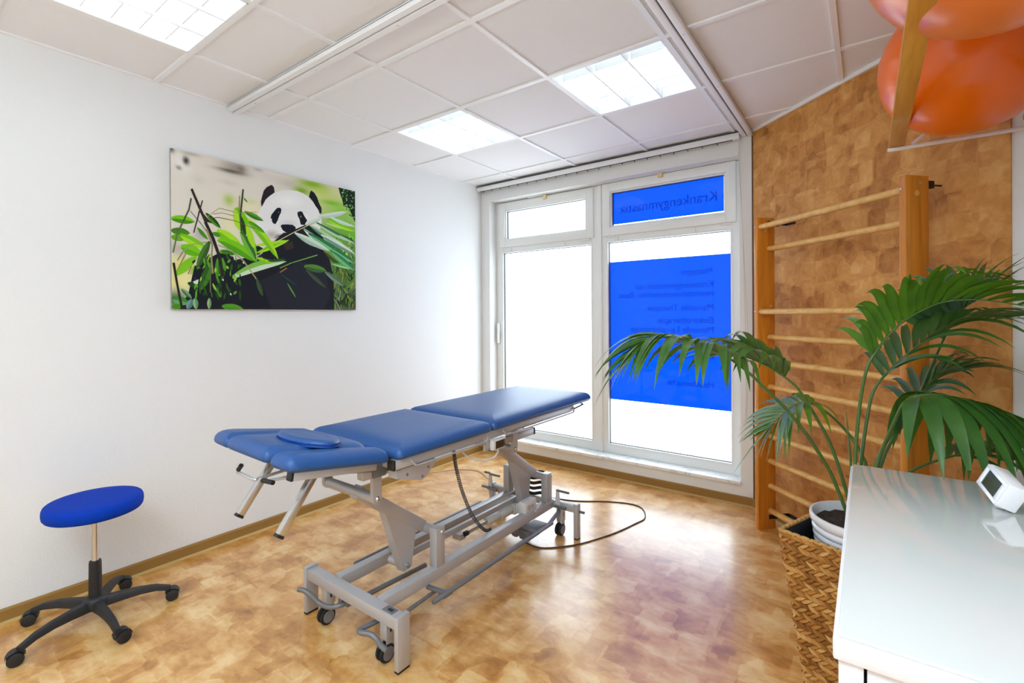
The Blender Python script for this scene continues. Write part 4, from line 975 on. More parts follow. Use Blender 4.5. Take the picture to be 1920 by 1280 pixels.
# windows: two units side by side, each a hopper above a fixed pane
FY = 3.845                      # front face of the frame
def frame_rect(b, x0, x1, z0, z1, w, y0, y1, wb=None, bev=.003):
    wb = w if wb is None else wb
    b.span((x0, y0, z0), (x0+w, y1, z1), bev); b.span((x1-w, y0, z0), (x1, y1, z1), bev)
    b.span((x0+w-.002, y0+.0003, z1-w), (x1-w+.002, y1, z1), bev); b.span((x0+w-.002, y0+.0003, z0), (x1-w+.002, y1, z0+wb), bev)
def window(idx, x0, x1, hop, low, label):
    fr = MB(); jl, jr = low[0]-.010, low[1]+.010
    fr.span((x0, FY, .165), (jl, FY+.06, 2.472), .003); fr.span((jr, FY, .165), (x1, FY+.06, 2.472), .003)
    fr.span((jl-.004, FY+.0006, .165), (jr+.004, FY+.059, low[2]-.010), .003); fr.span((jl-.004, FY+.0006, hop[3]-.012), (jr+.004, FY+.059, 2.471), .003)
    fr.span((jl-.004, FY+.0006, low[3]+.010), (jr+.004, FY+.059, hop[2]+.012), .003)
    w = struct(fr.build('window_%d' % idx, M_UPVC))
    hx0, hx1, hz0, hz1 = hop
    sb = MB(); frame_rect(sb, hx0, hx1, hz0, hz1, .072, FY-.018, FY+.05, bev=.005)
    sash = sb.build('hopper_sash', M_UPVC, w)
    gb = MB(); frame_rect(gb, hx0+.072, hx1-.072, hz0+.072, hz1-.072, .012, FY-.006, FY+.03, bev=.004); gb.build('glazing_bead', M_UPVC, sash)
    kb = MB(); frame_rect(kb, hx0+.082, hx1-.082, hz0+.082, hz1-.082, .006, FY+.012, FY+.032, bev=0); kb.build('gasket', M_GASKET, sash)
    pb = MB(); pb.span((hx0+.08, FY+.030, hz0+.08), (hx1-.08, FY+.034, hz1-.08)); pb.build('hopper_pane', M_GLASS, sash, smooth=0)
    lx0, lx1, lz0, lz1, fw = low
    gb = MB(); frame_rect(gb, lx0-.014, lx1+.014, lz0-.014, lz1+.014, .014, FY-.004, FY+.03, bev=.004); gb.build('fixed_glazing_bead', M_UPVC, w)
    kb = MB(); frame_rect(kb, lx0-.001, lx1+.001, lz0-.001, lz1+.001, .005, FY+.014, FY+.034, bev=0); kb.build('fixed_gasket', M_GASKET, w)
    pb = MB(); pb.span((lx0-.006, FY+.030, lz0-.006), (lx1+.006, FY+.034, lz1+.006)); pb.build('fixed_pane', M_GLASS, w, smooth=0)
    for xx in (hx0+.04, hx1-.11):
        hb = MB(); hb.span((xx, FY-.024, hz0-.014), (xx+.075, FY-.012, hz0-.003), .003); hb.build('hinge', M_UPVC, w)
    for xx in (hx0+.13, hx1-.30):
        hb = MB(); hb.span((xx, FY-.010, hz0-.052), (xx+.012, FY+.0, hz0-.012), .003); hb.cyl((xx+.006, FY-.010, hz0-.030), (xx+.006, FY-.013, hz0-.030), .003, 8); hb.build('stay_bracket', M_UPVC, w)
    lt = MB(); xm = hx0*.47+hx1*.53 if idx == 1 else hx0*.52+hx1*.48
    lt.span((xm-.02, FY-.040, hz1-.028), (xm+.02, FY-.018, hz1+.012), .004)
    lab(lt.build('latch', M_IVORY, sash), 'ivory coloured plastic latch')
    sl = MB()
    if idx == 1: sl.span((xm-.19, FY-.034, hz1+.004), (xm-.02, FY-.012, hz1+.018), .003)
    else: sl.span((xm+.02, FY-.034, hz1+.004), (xm+.20, FY-.012, hz1+.018), .003)
    sl.build('slide_rail', M_UPVC, w)
    return w, sash
W1, S1 = window(1, .10, 1.243, (.142, 1.180, 2.024, 2.462), (.180, 1.150, .246, 1.968, .065), 'left')
W2, S2 = window(2, 1.243, 2.372, (1.265, 2.330, 2.024, 2.472), (1.312, 2.288, .246, 1.968, .070), 'right')
b = MB(); b.span((1.222, FY-.016, .165), (1.258, FY+.03, 2.472), .006); b.build('mullion_cover', M_UPVC, W2)
b = MB(); b.box((.131, FY-.02, 1.17), (.022, .030, .20), bev=.006); b.box((.131, FY-.006, 1.22), (.03, .012, .08), bev=.004); b.build('window_handle', M_UPVC, W1)
# blue film behind the glass of the right unit, with mirror lettering
def film(name, x0, x1, z0, z1, par):
    b = MB(); b.quad((x0, FY+.0367, z0), (x1, FY+.0367, z0), (x1, FY+.0367, z1), (x0, FY+.0367, z1)); return b.build(name, M_FILM, par, smooth=0)
FY2 = FY+.0378
def lettering(s, xr, z, width, par, size=None, h=.05):
    cu = bpy.data.curves.new('lettering', 'FONT'); cu.body = s; cu.size = 1.0
    tmp = bpy.data.objects.new('lettering', cu); COL.objects.link(tmp)
    bpy.context.view_layer.update()
    me = bpy.data.meshes.new_from_object(tmp.evaluated_get(bpy.context.evaluated_depsgraph_get()))
    bpy.data.objects.remove(tmp)
    xs = [v.co.x for v in me.vertices]; x0, x1 = min(xs), max(xs)
    sx = width/(x1-x0)
    for v in me.vertices: v.co = V((xr-(v.co.x-x0)*sx, FY2, z+v.co.y*h))
    me.materials.append(M_LETTER)
    o = bpy.data.objects.new('lettering', me); COL.objects.link(o); o.parent = par; return o
f1 = film('hopper_film', 1.340, 2.236, 2.124, 2.400, S2); lab(f1, 'blue translucent film with mirrored dark lettering')
f2 = film('fixed_film', 1.306, 2.283, .622, 1.803, W2); lab(f2, 'blue translucent film with mirrored dark lettering')
lettering('Krankengymnastik', 2.186, 2.212, .785, f1, h=.110)
for s, xe, z, h in (('- Massagen', 1.92, 1.660, .070), ('Krankengymnastik auf', 1.532, 1.558, .070), ('neurophysiologischer Basis', 1.394, 1.490, .070),
        ('Manuelle Therapie', 1.646, 1.380, .070), ('Elektrotherapie', 1.73, 1.280, .070), ('Manuelle Lymphdrainage', 1.497, 1.207, .070),
        ('Fangopackungen', 1.435, 1.108, .070), ('Extensionsbehandlung', 1.42, 1.008, .070), ('Hausbesuche', 1.805, .785, .070)):
    xr = 2.19 if s[0] == '-' else 2.158
    lettering(s, xr, z, xr-xe, f2, h=h)

# vertical blind headrail with its cords
t = thing('blind_headrail', 'long white blind headrail with small dark carriers above the window', 'blind rail', (0, 3.66, 2.6))
b = MB(); b.span((.002, 3.655, 2.572), (2.385, 3.700, 2.612), .002); b.build('rail', M_TBAR, t)
b = MB(); b.span((.0, 3.652, 2.6125), (2.385, 3.70, 2.6185)); b.build('top_channel', M_GASKET, t)
b = MB(); b.span((.035, 3.666, 2.568), (2.34, 3.676, 2.573)); b.build('slot', M_GASKET, t)
for i in range(22):
    b = MB(); b.span((.075+i*.103, 3.668, 2.556), (.081+i*.103, 3.674, 2.569)); b.build('carrier', M_GASKET, t)
b = MB(); b.tube(catmull([(2.380, 3.66, 2.572), (2.388, 3.66, 2.30), (2.405, 3.66, 1.9), (2.420, 3.655, 1.3), (2.425, 3.65, .9), (2.42, 3.65, .62)], 8), .0022, 6)
b.tube(catmull([(2.386, 3.66, 2.572), (2.40, 3.665, 2.0), (2.432, 3.665, 1.3), (2.436, 3.66, .9), (2.42, 3.65, .62)], 8), .0022, 6)
lab(b.build('pull_cord', M_LGREY, t), 'grey looped pull cord')
# curtain tracks under the ceiling
def track(name, label, p0, p1, axis):
    t = thing(name, label, 'curtain track', p0, 'curtain tracks under the ceiling')
    b = MB(); a = V(p0); c = V(p1); w = .034
    if axis == 0:
        b.span((a.x, a.y-w, H-.030), (c.x, a.y-.004, H-.002), .003); b.span((a.x, a.y+.004, H-.030), (c.x, a.y+w, H-.002), .003); b.span((a.x, a.y-w, H-.008), (c.x, a.y+w, H-.0005))
    else:
        b.span((a.x-w, a.y, H-.030), (a.x-.004, c.y, H-.002), .003); b.span((a.x+.004, a.y, H-.030), (a.x+w, c.y, H-.002), .003); b.span((a.x-w, a.y, H-.008), (a.x+w, c.y, H-.0005))
    b.build('rail', M_TBAR, t)
    b = MB()
    if axis == 0: b.span((a.x+.01, a.y-.004, H-.022), (c.x, a.y+.004, H-.018))
    else: b.span((a.x-.004, a.y, H-.022), (a.x+.004, c.y-.06, H-.018))
    b.build('slot', M_GASKET, t)
    for k in range(5):
        b = MB()
        if axis == 0: b.cyl((a.x+.25+k*.62, a.y+.019, H-.0312), (a.x+.25+k*.62, a.y+.019, H-.029), .005, 10)
        else: b.cyl((a.x+.019, c.y-.3-k*.62, H-.0312), (a.x+.019, c.y-.3-k*.62, H-.029), .005, 10)
        b.build('screw', M_LGREY, t)
track('curtain_track', 'white curtain track crossing the ceiling from the left wall', (0.0, 1.362, H), (2.39, 1.362, H), 0)
track('curtain_track', 'white curtain track running along the ceiling to the window wall corner', (2.428, .2, H), (2.428, D-.0, H), 1)

# recessed ceiling lights
def ceiling_light(i, j, label, group='square ceiling lights'):
    x0, x1, y0, y1 = gx[i]+.012, gx[i+1]-.012, gy[j]+.012, gy[j+1]-.012
    t = thing('ceiling_light', label, 'ceiling light', ((x0+x1)/2, (y0+y1)/2, H), group)
    b = MB(); z1 = H+.11
    b.span((x0, y0, z1), (x1, y1, z1+.008)); b.span((x0, y0, H), (x0+.006, y1, z1)); b.span((x1-.006, y0, H), (x1, y1, z1)); b.span((x0, y0, H), (x1, y0+.006, z1)); b.span((x0, y1-.006, H), (x1, y1, z1))
    b.build('housing', M_REFL, t, smooth=0)
    w = (x1-x0-.012)/3
    for k in range(3):
        xa = x0+.006+k*w
        b = MB(); b.span((xa+.03, y0+.06, H+.085), (xa+w-.03, y1-.06, H+.089)); b.build('lamp', M_LAMP, t, smooth=0)
    for k in (1, 2):
        xa = x0+.006+k*w; b = MB()
        b.prism([(xa-.003, y0+.006, H+.002), (xa+.003, y0+.006, H+.002), (xa+.010, y0+.006, H+.07), (xa-.010, y0+.006, H+.07)], (0, y1-y0-.012, 0)); b.build('reflector', M_REFL, t, smooth=0)
    for q in range(1, 6):
        yy = y0+(y1-y0)*q/6; b = MB()
        for k in range(3):
            xa = x0+.006+k*w
            b.prism([(xa+.012, yy-.002, H+.012), (xa+.012, yy+.002, H+.012), (xa+.012, yy+.007, H+.05), (xa+.012, yy-.007, H+.05)], (w-.024, 0, 0))
        b.build('louvre', M_REFL, t, smooth=0)
    return t
ceiling_light(1, 4, 'square recessed louvre light at the top left corner of the view')
ceiling_light(1, 7, 'square recessed louvre light nearer the left wall, in front of the window')
ceiling_light(3, 7, 'square recessed louvre light between the right hand curtain track and the window')
# ------------------------------------------------------------------ canvas print on the left wall
t = thing('canvas_print', 'large frameless canvas print of a panda behind bamboo leaves, on the left wall', 'picture', (0, 1.625, 1.84))
PY0, PY1, PZ0, PZ1, PX = 1.029, 2.222, 1.397, 2.286, .022
b = MB(); b.span((.004, PY0, PZ0), (PX-.0006, PY1, PZ1), .002); b.build('stretcher', mat('canvas_edge', (150,150,142), .8), t)
class PM:
    def __init__(s): s.v = []; s.f = []; s.c = []
def uvp(u, v, d): return (PX+d, PY0+(PY1-PY0)*u/1000, PZ1-(PZ1-PZ0)*v/750)
pm = PM(); GW, GH = 110, 84
base = (222,216,202)
for j in range(GH+1):
    for i in range(GW+1):
        u, v = 1000*i/GW, 750*j/GH; c = [x/255 for x in base]
        for (bx, by, rx, ry, hx_, a) in PB:
            q = ((u-bx)/rx)**2+((v-by)/ry)**2
            if q < 6:
                w = a*math.exp(-q*.9); k = [m/255 for m in hx_]
                c = [c[m]*(1-w)+k[m]*w for m in range(3)]
        pm.v.append(uvp(u, v, 0)); pm.c.append(c)
for j in range(GH):
    for i in range(GW):
        a = j*(GW+1)+i; pm.f.append((a, a+GW+1, a+GW+2, a+1))
for li, line in enumerate(PP.split('\n')):
    w = line.split(' '); c = [int(m)/255 for m in w[0].split(',')]; s0 = len(pm.v)
    pts = [tuple(map(int, p.split(','))) for p in w[1:]]
    for (u, v) in pts: pm.v.append(uvp(u, v, .00002+.0000035*li)); pm.c.append(c)
    pm.f.append(tuple(range(s0, s0+len(pts))))
me = bpy.data.meshes.new('printed_picture'); me.from_pydata(pm.v, [], pm.f)
ca = me.color_attributes.new('ink', 'FLOAT_COLOR', 'POINT')
for i, c in enumerate(pm.c):
    ca.data[i].color = (*s2l(tuple(x*255 for x in c)), 1)
bm_ = bmesh.new(); bm_.from_mesh(me); bmesh.ops.triangulate(bm_, faces=[f for f in bm_.faces if len(f.verts) > 4], ngon_method='EAR_CLIP')
bm_.normal_update()
for f in bm_.faces:
    if f.normal.x < 0: f.normal_flip()
bm_.to_mesh(me); bm_.free()
M_INK = mat('printed_canvas', (200,200,200), .75, spec=.2); _k = N(M_INK); _a = _k.n('ShaderNodeAttribute', _attribute_name='ink'); _k.l(_a.outputs['Color'], _k.b.inputs['Base Color'])
me.materials.append(M_INK); o = bpy.data.objects.new('printed_picture', me); COL.objects.link(o); o.parent = t; o.matrix_parent_inverse = parent_world(t).inverted()

# ------------------------------------------------------------------ rolling stool
SX, SY = .330, .622
t = thing('rolling_stool', 'round blue stool on a black five-star castor base by the left wall', 'stool', (SX, SY, 0))
b = MB(); R = .180
b.lathe([(.02,.488),(.160,.488),(.168,.491),(.174,.500),(.176,.515),(.175,.532),(.171,.542),(.166,.5465),(.163,.5455),(.160,.5470),(.12,.548),(.06,.5495),(.012,.550)], (SX,SY,0), 64)
b.build('seat', M_STOOL, t, 60)
b = MB(); b.lathe([(.055,.479),(.055,.4885)], (SX,SY,0), 24); b.lathe([(.022,.462),(.022,.484)], (SX,SY,0), 20); b.build('seat_mount', M_BLACK, t)
b = MB(); b.cyl((SX,SY,.22), (SX,SY,.470), .0135, 24); b.build('gas_piston', M_CHROME, t)
b = MB(); b.lathe([(.024,.085),(.0245,.10),(.0225,.262),(.021,.272),(.015,.274)], (SX,SY,0), 28); b.build('column_sleeve', M_BLACK, t)
b = MB(); b.lathe([(.026,.060),(.040,.064),(.045,.075),(.044,.100),(.038,.112),(.027,.116)], (SX,SY,0), 32)
for k in range(5):
    a = rad(2+72*k); dx, dy = cos(a), sin(a); px, py = -dy, dx
    prof = [(.015,.100,.036,.036),(.05,.104,.030,.040),(.10,.1035,.026,.036),(.16,.099,.023,.030),(.22,.089,.021,.026),(.250,.077,.0195,.024),(.275,.067,.018,.022)]
    rings = []
    for (r, z, w, h) in prof:
        c = V((SX+dx*r, SY+dy*r, 0)); w2 = w*.5
        sec = [(-w*.62, z-h), (-w*.60, z-h*.25), (-w*.42, z), (w*.42, z), (w*.60, z-h*.25), (w*.62, z-h)]
        rings.append([b.bm.verts.new((c.x+px*q[0], c.y+py*q[0], q[1])) for q in sec])
    for i in range(len(rings)-1):
        for m in range(6): b.bm.faces.new((rings[i][m], rings[i][(m+1) % 6], rings[i+1][(m+1) % 6], rings[i+1][m]))
    b.bm.faces.new(rings[0]); b.bm.faces.new(rings[-1][::-1])
b.build('star_base', M_BASE_PLASTIC, t, 50)
for k in range(5):
    a = rad(2+72*k); c = V((SX+cos(a)*.263, SY+sin(a)*.263, 0)); sw = rad([95,70,80,250,262][k]); f = V((cos(sw), sin(sw), 0)); s = V((-f.y, f.x, 0))
    wc = c+f*.018+V((0,0,.026))
    b = MB(); b.cyl(c+V((0,0,.045)), c+V((0,0,.066)), .009, 12)
    n = 12; hood = []
    for q in (-1, 1):
        ring = []
        for i in range(n+1):
            th = rad(10+ 170*i/n); ring.append(b.bm.verts.new(wc+s*q*.021-f*cos(th)*.030+V((0,0,sin(th)*.030))))
        hood.append(ring)
    for i in range(n): b.bm.faces.new((hood[0][i], hood[0][i+1], hood[1][i+1], hood[1][i]))
    b.span((-.006,-.02,-.01), (.006,.02,.014), .002, M=Matrix.Translation(wc-f*.012) @ Matrix.Rotation(sw, 4, 'Z'))
    cs = b.build('castor', M_BASE_PLASTIC, t, 50)
    for q in (-1, 1):
        b = MB(); b.cyl(wc+s*q*.008, wc+s*q*.027, .026, 24, bev=.004); b.build('wheel', M_BLACK, cs)

# ------------------------------------------------------------------ treatment couch
XC = 1.362
T = thing('treatment_couch', 'blue padded treatment couch on a grey lifting frame, in the middle of the room', 'treatment couch', (XC, 1.8, 0))
def mir(x): return 2*XC-x
EDGE = [(.020,0),(.008,.004),(.001,.012),(0,.020),(.004,.032),(.014,.043),(.030,.051),(.055,.0565),(.090,.060)]
def cushion(name, outline, z0, prof=EDGE, xf=None, m=None, clamp=.016):
    b = MB(); b.pad(outline, prof, z0, clamp, xf); return b.build(name, m or M_LEATHER, T, 80)
cx0, cx1 = 1.052, 1.668
cushion('seat_cushion', rpoly([(cx0,1.222),(cx1,1.222),(cx1,1.797),(cx0,1.797)], .03), .797, clamp=.022)
cushion('leg_cushion', rpoly([(cx0,1.806),(cx1,1.806),(cx1,2.845),(cx0,2.845)], [.03,.03,.06,.06]), .797, clamp=.022)
HP = lambda q: (q.x, q.y, q.z+(1.205-q.y)*.155)
E2 = [(.022,0),(.010,.004),(.002,.011),(0,.020),(.004,.034),(.013,.045),(.026,.053),(.042,.058)]
pad = [(1.165,.812),(1.485,.800),(1.512,.90),(1.512,1.0),(1.535,1.10),(1.545,1.17),(1.48,1.208),(1.36,1.216),(1.24,1.208),(1.175,1.17),(1.165,1.10),(1.180,1.0),(1.180,.90)]
cushion('head_pad', rpoly(pad, [.03,.03,.06,.1,.1,.05,.05,.05,.05,.05,.1,.1,.06]), .797, E2, HP)
cushion('armrest_pad', rpoly([(1.496,.803),(1.630,.806),(1.642,1.20),(1.600,1.212),(1.558,1.17),(1.538,1.10),(1.516,1.0),(1.508,.90)], [.03,.04,.06,.02,.05,.1,.1,.1]), .790, E2, HP)
cushion('armrest_pad', rpoly([(1.158,.815),(1.173,.90),(1.173,1.0),(1.158,1.10),(1.166,1.17),(1.12,1.212),(1.085,1.20),(1.000,.88),(1.030,.825)], [.02,.1,.1,.1,.05,.02,.05,.06,.05]), .796, E2, HP)
ov = [(1.383+.170*cos(2*pi*k/48), 1.02+.094*sin(2*pi*k/48)-.012*cos(2*pi*k/48)) for k in range(48)]
ovp = cushion('face_plug', ov, .845, [(.012,0),(.002,.004),(0,.009),(.004,.012),(.0015,.014),(.001,.019),(.008,.027),(.022,.031),(.036,.0315),(.048,.030),(.062,.0295)], HP, clamp=.02)
sm_ = MB(); sm_.tube([HP(V((x+(1.383-x)*.006, y, .845+.0128))) for x, y in ov]+[HP(V((ov[0][0], ov[0][1], .845+.0128)))], .0016, 6); sm_.build('seam', M_STOOL, ovp)
# upper frame
def part(name, m, fn, par=None, sm=35):
    b = MB(); fn(b); return b.build(name, m, par or T, sm)
for x in (1.628, mir(1.628)):
    s = 1 if x > XC else -1
    r_ = part('side_rail', M_SILVER, lambda b: b.span((x-.018, 1.222, .760), (x+.018, 2.62, .798), .003))
    part('end_cap', M_BLACK, lambda b: b.span((x-.0185, 1.210, .7595), (x+.0185, 1.2225, .7985), .002), r_)
    xh = x-.035 if s > 0 else x+.075
    hr = part('headrest_rail', M_SILVER, lambda b: (b.beam((xh, .835 if s > 0 else .95, .835 if s > 0 else .817), (xh, 1.165, .785), .028, .030), ))
    if s > 0: part('end_cap', M_BLACK, lambda b: b.beam((xh, .826, .8365), (xh, .836, .8349), .029, .031), hr)
    for (ya, yb) in ((1.30, 1.775), (1.90, 2.62)):
        part('grip_rod', M_SILVER, lambda b: b.tube(catmull([(x, ya, .79), (x+s*.020, ya, .780), (x+s*.026, ya+.015, .762), (x+s*.026, ya+.05, .757), (x+s*.026, (ya+yb)/2, .757), (x+s*.026, yb-.05, .757), (x+s*.026, yb-.015, .762), (x+s*.020, yb, .780), (x, yb, .79)], 5), .0045, 8))
    part('end_handle', M_GREYROD, lambda b: b.tube([(x, 2.60, .775), (x+s*.012, 2.64, .772), (x+s*.012, 2.752, .782), (x+s*.004, 2.716, .800), (x, 2.70, .804)], .0055, 8))
    it = part('inner_tube', M_SILVER, lambda b: b.span((x-s*.118-.02, 1.16, .712), (x-s*.118+.02, 2.36, .752), .003))
    part('end_cap', M_BLACK, lambda b: b.span((x-s*.118-.0205, 2.3595, .7115), (x-s*.118+.0205, 2.374, .7525), .002), it)
for s in (1, -1):
    rt = part('rear_tube', M_SILVER, lambda b: b.span((XC+s*.144, 2.06, .655), (XC+s*.168, 2.352, .693), .003))
    part('end_cap', M_BLACK, lambda b: b.span((XC+s*.143, 2.3515, .6545), (XC+s*.169, 2.366, .6935), .002), rt)
for y in (1.262, 1.79, 2.33, 2.58):
    part('cross_member', M_SILVER, lambda b: b.span((mir(1.628)+.01, y-.02, .752), (1.628-.01, y+.02, .785), .002))
for y in (.92, 1.14):
    zc = .777+(1.205-y)*.155
    part('headrest_crossbar', M_SILVER, lambda b: b.span((mir(1.60), y-.014, zc-.012), (1.60, y+.014, zc+.012), .002))
for s in (1, -1):
    x = XC+s*.225
    part('hinge_plate', M_SILVER, lambda b: b.prism([(x, 1.235, .755), (x, 1.44, .755), (x, 1.452, .742), (x, 1.385, .690), (x, 1.365, .684), (x, 1.235, .722)], (s*.05, 0, 0)))
    part('hinge_screw', M_CHROME, lambda b: (b.cyl((x+s*.05, 1.285, .728), (x+s*.053, 1.285, .728), .006, 10), b.cyl((x+s*.05, 1.365, .70), (x+s*.053, 1.365, .70), .006, 10), b.cyl((x+s*.05, 1.40, .728), (x+s*.053, 1.40, .728), .006, 10)))
    part('headrest_joint', M_GREYROD, lambda b: (b.beam((XC+s*.17, 1.06, .785), (XC+s*.17, 1.30, .735), .020, .03), b.span((XC+s*.17-.012, 1.20, .715), (XC+s*.17+.012, 1.26, .765), .002)))
# armrest legs (chrome square tubes) and release handle under the head section
for x, dx in ((1.492, 0), (1.205, 0)):
    tb = part('support_tube', M_CHROME, lambda b: b.beam((x, .985, .795), (x, .848, .612), .026, .026, up=(1,0,0), bev=.003))
    part('tube_plug', M_BLACK, lambda b: b.beam((x, .848, .612), (x, .842, .604), .027, .027, up=(1,0,0)), tb)
    part('tube_bracket', M_SILVER, lambda b: b.span((x-.03, .955, .786), (x+.02, 1.03, .800), .002))
rh = part('release_handle', M_SILVER, lambda b: b.tube(catmull([(1.40, 1.0, .80), (1.40, .90, .795), (1.415, .815, .797), (1.405, .803, .796), (1.31, .805, .797), (1.297, .800, .803), (1.318, .803, .826)], 5), .0055, 8))
part('handle_grip', M_BLACK, lambda b: b.tube([(1.302, .8005, .810), (1.320, .803, .829)], .008, 10), rh)
part('handle_grip', M_BLACK, lambda b: b.tube([(1.455, .81, .800), (1.515, .815, .803)], .008, 10), rh)
part('handle_arm', M_SILVER, lambda b: b.tube([(1.43, .815, .798), (1.47, .812, .800), (1.52, .96, .800)], .0055, 8), rh)
# lower frame
def leg(x0, x1, y0, y1, h):
    l = part('foot_leg', M_SILVER, lambda b: b.span((x0, y0, .008), (x1, y1, h), .002))
    part('glide', M_RUBBER, lambda b: b.span((x0+.001, y0+.001, 0), (x1-.001, y1-.001, .009)), l)
leg(1.652, 1.675, 1.202, 1.262, .212); leg(1.030, 1.053, 1.202, 1.262, .212); leg(1.672, 1.700, 2.560, 2.598, .212); leg(1.024, 1.052, 2.560, 2.598, .212)
cb = part('cross_bar', M_SILVER, lambda b: b.span((1.050, 1.207, .156), (1.653, 1.257, .204), .004))
part('label_plate', M_GREYROD, lambda b: b.span((1.565, 1.215, .204), (1.625, 1.250, .2052), .0005), cb)
part('label_sticker', M_BLACK, lambda b: b.span((1.585, 1.226, .2052), (1.612, 1.240, .2056)), cb)
part('cross_bar', M_SILVER, lambda b: b.span((1.050, 2.563, .158), (1.674, 2.595, .204), .004))
for x0 in (1.485, 1.194):
    part('long_beam', M_SILVER, lambda b: b.span((x0, 1.256, .158), (x0+.045, 2.566, .210), .004))
    for (ya, yb, zt) in ((1.552, 1.606, .386), (2.494, 2.549, .380)):
        p_ = part('post', M_SILVER, lambda b: b.span((x0, ya, .208), (x0+.045, yb, zt), .003))
        sx = x0+.045 if x0 > XC else x0; s = 1 if x0 > XC else -1
        part('bolt', M_CHROME, lambda b: b.lathe([(.011,0),(.011,.003),(.007,.008),(.002,.009)], (0,0,0), 14, M=Matrix.Translation((sx, (ya+yb)/2+.008, zt-.022)) @ Matrix.Rotation(s*pi/2, 4, 'Y')), p_)
def arm(yP, zP, yQ, zQ):
    part('pivot_axle', M_SILVER, lambda b: b.cyl((1.235, yP, zP), (1.490, yP, zP), .022, 20))
    part('pivot_axle', M_SILVER, lambda b: b.cyl((1.205, yQ, zQ), (1.520, yQ, zQ), .021, 20))
    d = (V((0, yQ, zQ))-V((0, yP, zP))).normalized(); n = V((0, -d.z, d.y))
    if n.z < 0: n = -n
    p = V((1.41, yP, zP))+d*.014; q = V((1.41, yQ, zQ))+d*.012
    part('lift_arm', M_SILVER, lambda b: b.beam(p, q, .052, .054, up=tuple(n), bev=.004))
    a0 = V((1.387, yP, zP))+d*.060-n*.022; a1 = V((1.387, yP, zP))+d*.275-n*.022; mid = V((1.387, yP-.115, zP-.135))
    g = part('gusset', M_SILVER, lambda b: b.prism([a0, a1, a1+V((0,.0,-.01)), mid+V((0,-.028,0)), mid+V((0,-.02,-.018)), mid+V((0,.025,-.01)), mid+V((0,.03,.02))], (.046, 0, 0)))
    part('gusset_pin', M_CHROME, lambda b: b.cyl(mid+V((-.04,.0,.005)), mid+V((.055,0,.005)), .010, 14), g)
    part('pin_barrel', M_SILVER, lambda b: b.cyl(mid+V((-.055,-.012,.008)), mid+V((-.0,-.012,.008)), .018, 16), g)
    for s in (1, -1):
        x = XC+s*.158; 
        def hb(b):
            pts = [(x, yQ-.021, .715), (x, yQ+.021, .715), (x, yQ+.021, zQ)]+[(x, yQ+.021*cos(rad(a)), zQ-.024*sin(rad(a))) for a in range(20, 180, 20)]+[(x, yQ-.021, zQ)]
            b.prism(pts, (s*.018, 0, 0))
        h = part('hanger_plate', M_SILVER, hb)
        part('bolt', M_CHROME, lambda b: b.lathe([(.011,0),(.011,.003),(.007,.008),(.002,.009)], (0,0,0), 14, M=Matrix.Translation((x+s*.018, yQ, zQ)) @ Matrix.Rotation(s*pi/2, 4, 'Y')), h)
arm(1.580, .362, 1.221, .628); arm(2.522, .355, 2.155, .616)
# tie link between the two gussets, actuator, control box, gearbox
part('tie_link', M_SILVER, lambda b: b.beam((1.365, 1.465, .235), (1.365, 2.40, .232), .018, .03))
act = part('actuator_tube', M_LGREY, lambda b: (b.cyl((1.34, 2.14, .170), (1.345, 2.25, .172), .024, 24, bev=.003), b.cyl((1.345, 2.25, .172), (1.35, 2.36, .175), .030, 24, bev=.004), b.box((1.352, 2.395, .176), (.07, .08, .065), bev=.008)))
part('actuator_rod', M_CHROME, lambda b: b.cyl((1.336, 1.98, .165), (1.34, 2.15, .170), .011, 18), act)
part('rod_knob', M_BLACK, lambda b: b.cyl((1.335, 1.955, .164), (1.336, 1.985, .165), .014, 18, bev=.004), act)
part('rod_bracket', M_SILVER, lambda b: b.span((1.27, 1.93, .135), (1.33, 1.975, .165), .003), act)
cbx = part('control_box', M_LGREY, lambda b: (b.box((1.495, 2.335, .228), (.05, .115, .085), bev=.006), b.box((1.44, 2.36, .205), (.05, .08, .055), bev=.006)))
part('box_socket', M_SILVER, lambda b: (b.cyl((1.520, 2.31, .238), (1.523, 2.31, .238), .016, 18), b.cyl((1.520, 2.345, .238), (1.523, 2.345, .238), .012, 18), b.cyl((1.520, 2.355, .204), (1.545, 2.355, .204), .008, 14)), cbx)
gb_ = part('motor_gearbox', M_GREYROD, lambda b: (b.box((1.48, 2.375, .065), (.075, .13, .06), bev=.012), b.cyl((1.40, 2.33, .062), (1.40, 2.46, .062), .036, 20, bev=.006)))
part('cover_plate', M_GREYROD, lambda b: b.box((1.512, 2.388, .106), (.095, .125, .006), bev=.002), gb_)
def vent(b):
    b.span((1.236, 2.556, .21), (1.486, 2.562, .365))
vp = part('vent_panel', M_BLACK, lambda b: [b.prism([(x, 2.556, z) for x, z in [(1.25+i*.0235, z0+.010*sin(i*.9)) for i in range(11)]]+[(x, 2.556, z) for x, z in [(1.25+i*.0235, z0+.020+.010*sin(i*.9)) for i in range(10, -1, -1)]], (0, .005, 0)) for z0 in (.215, .248, .281, .314, .347)])
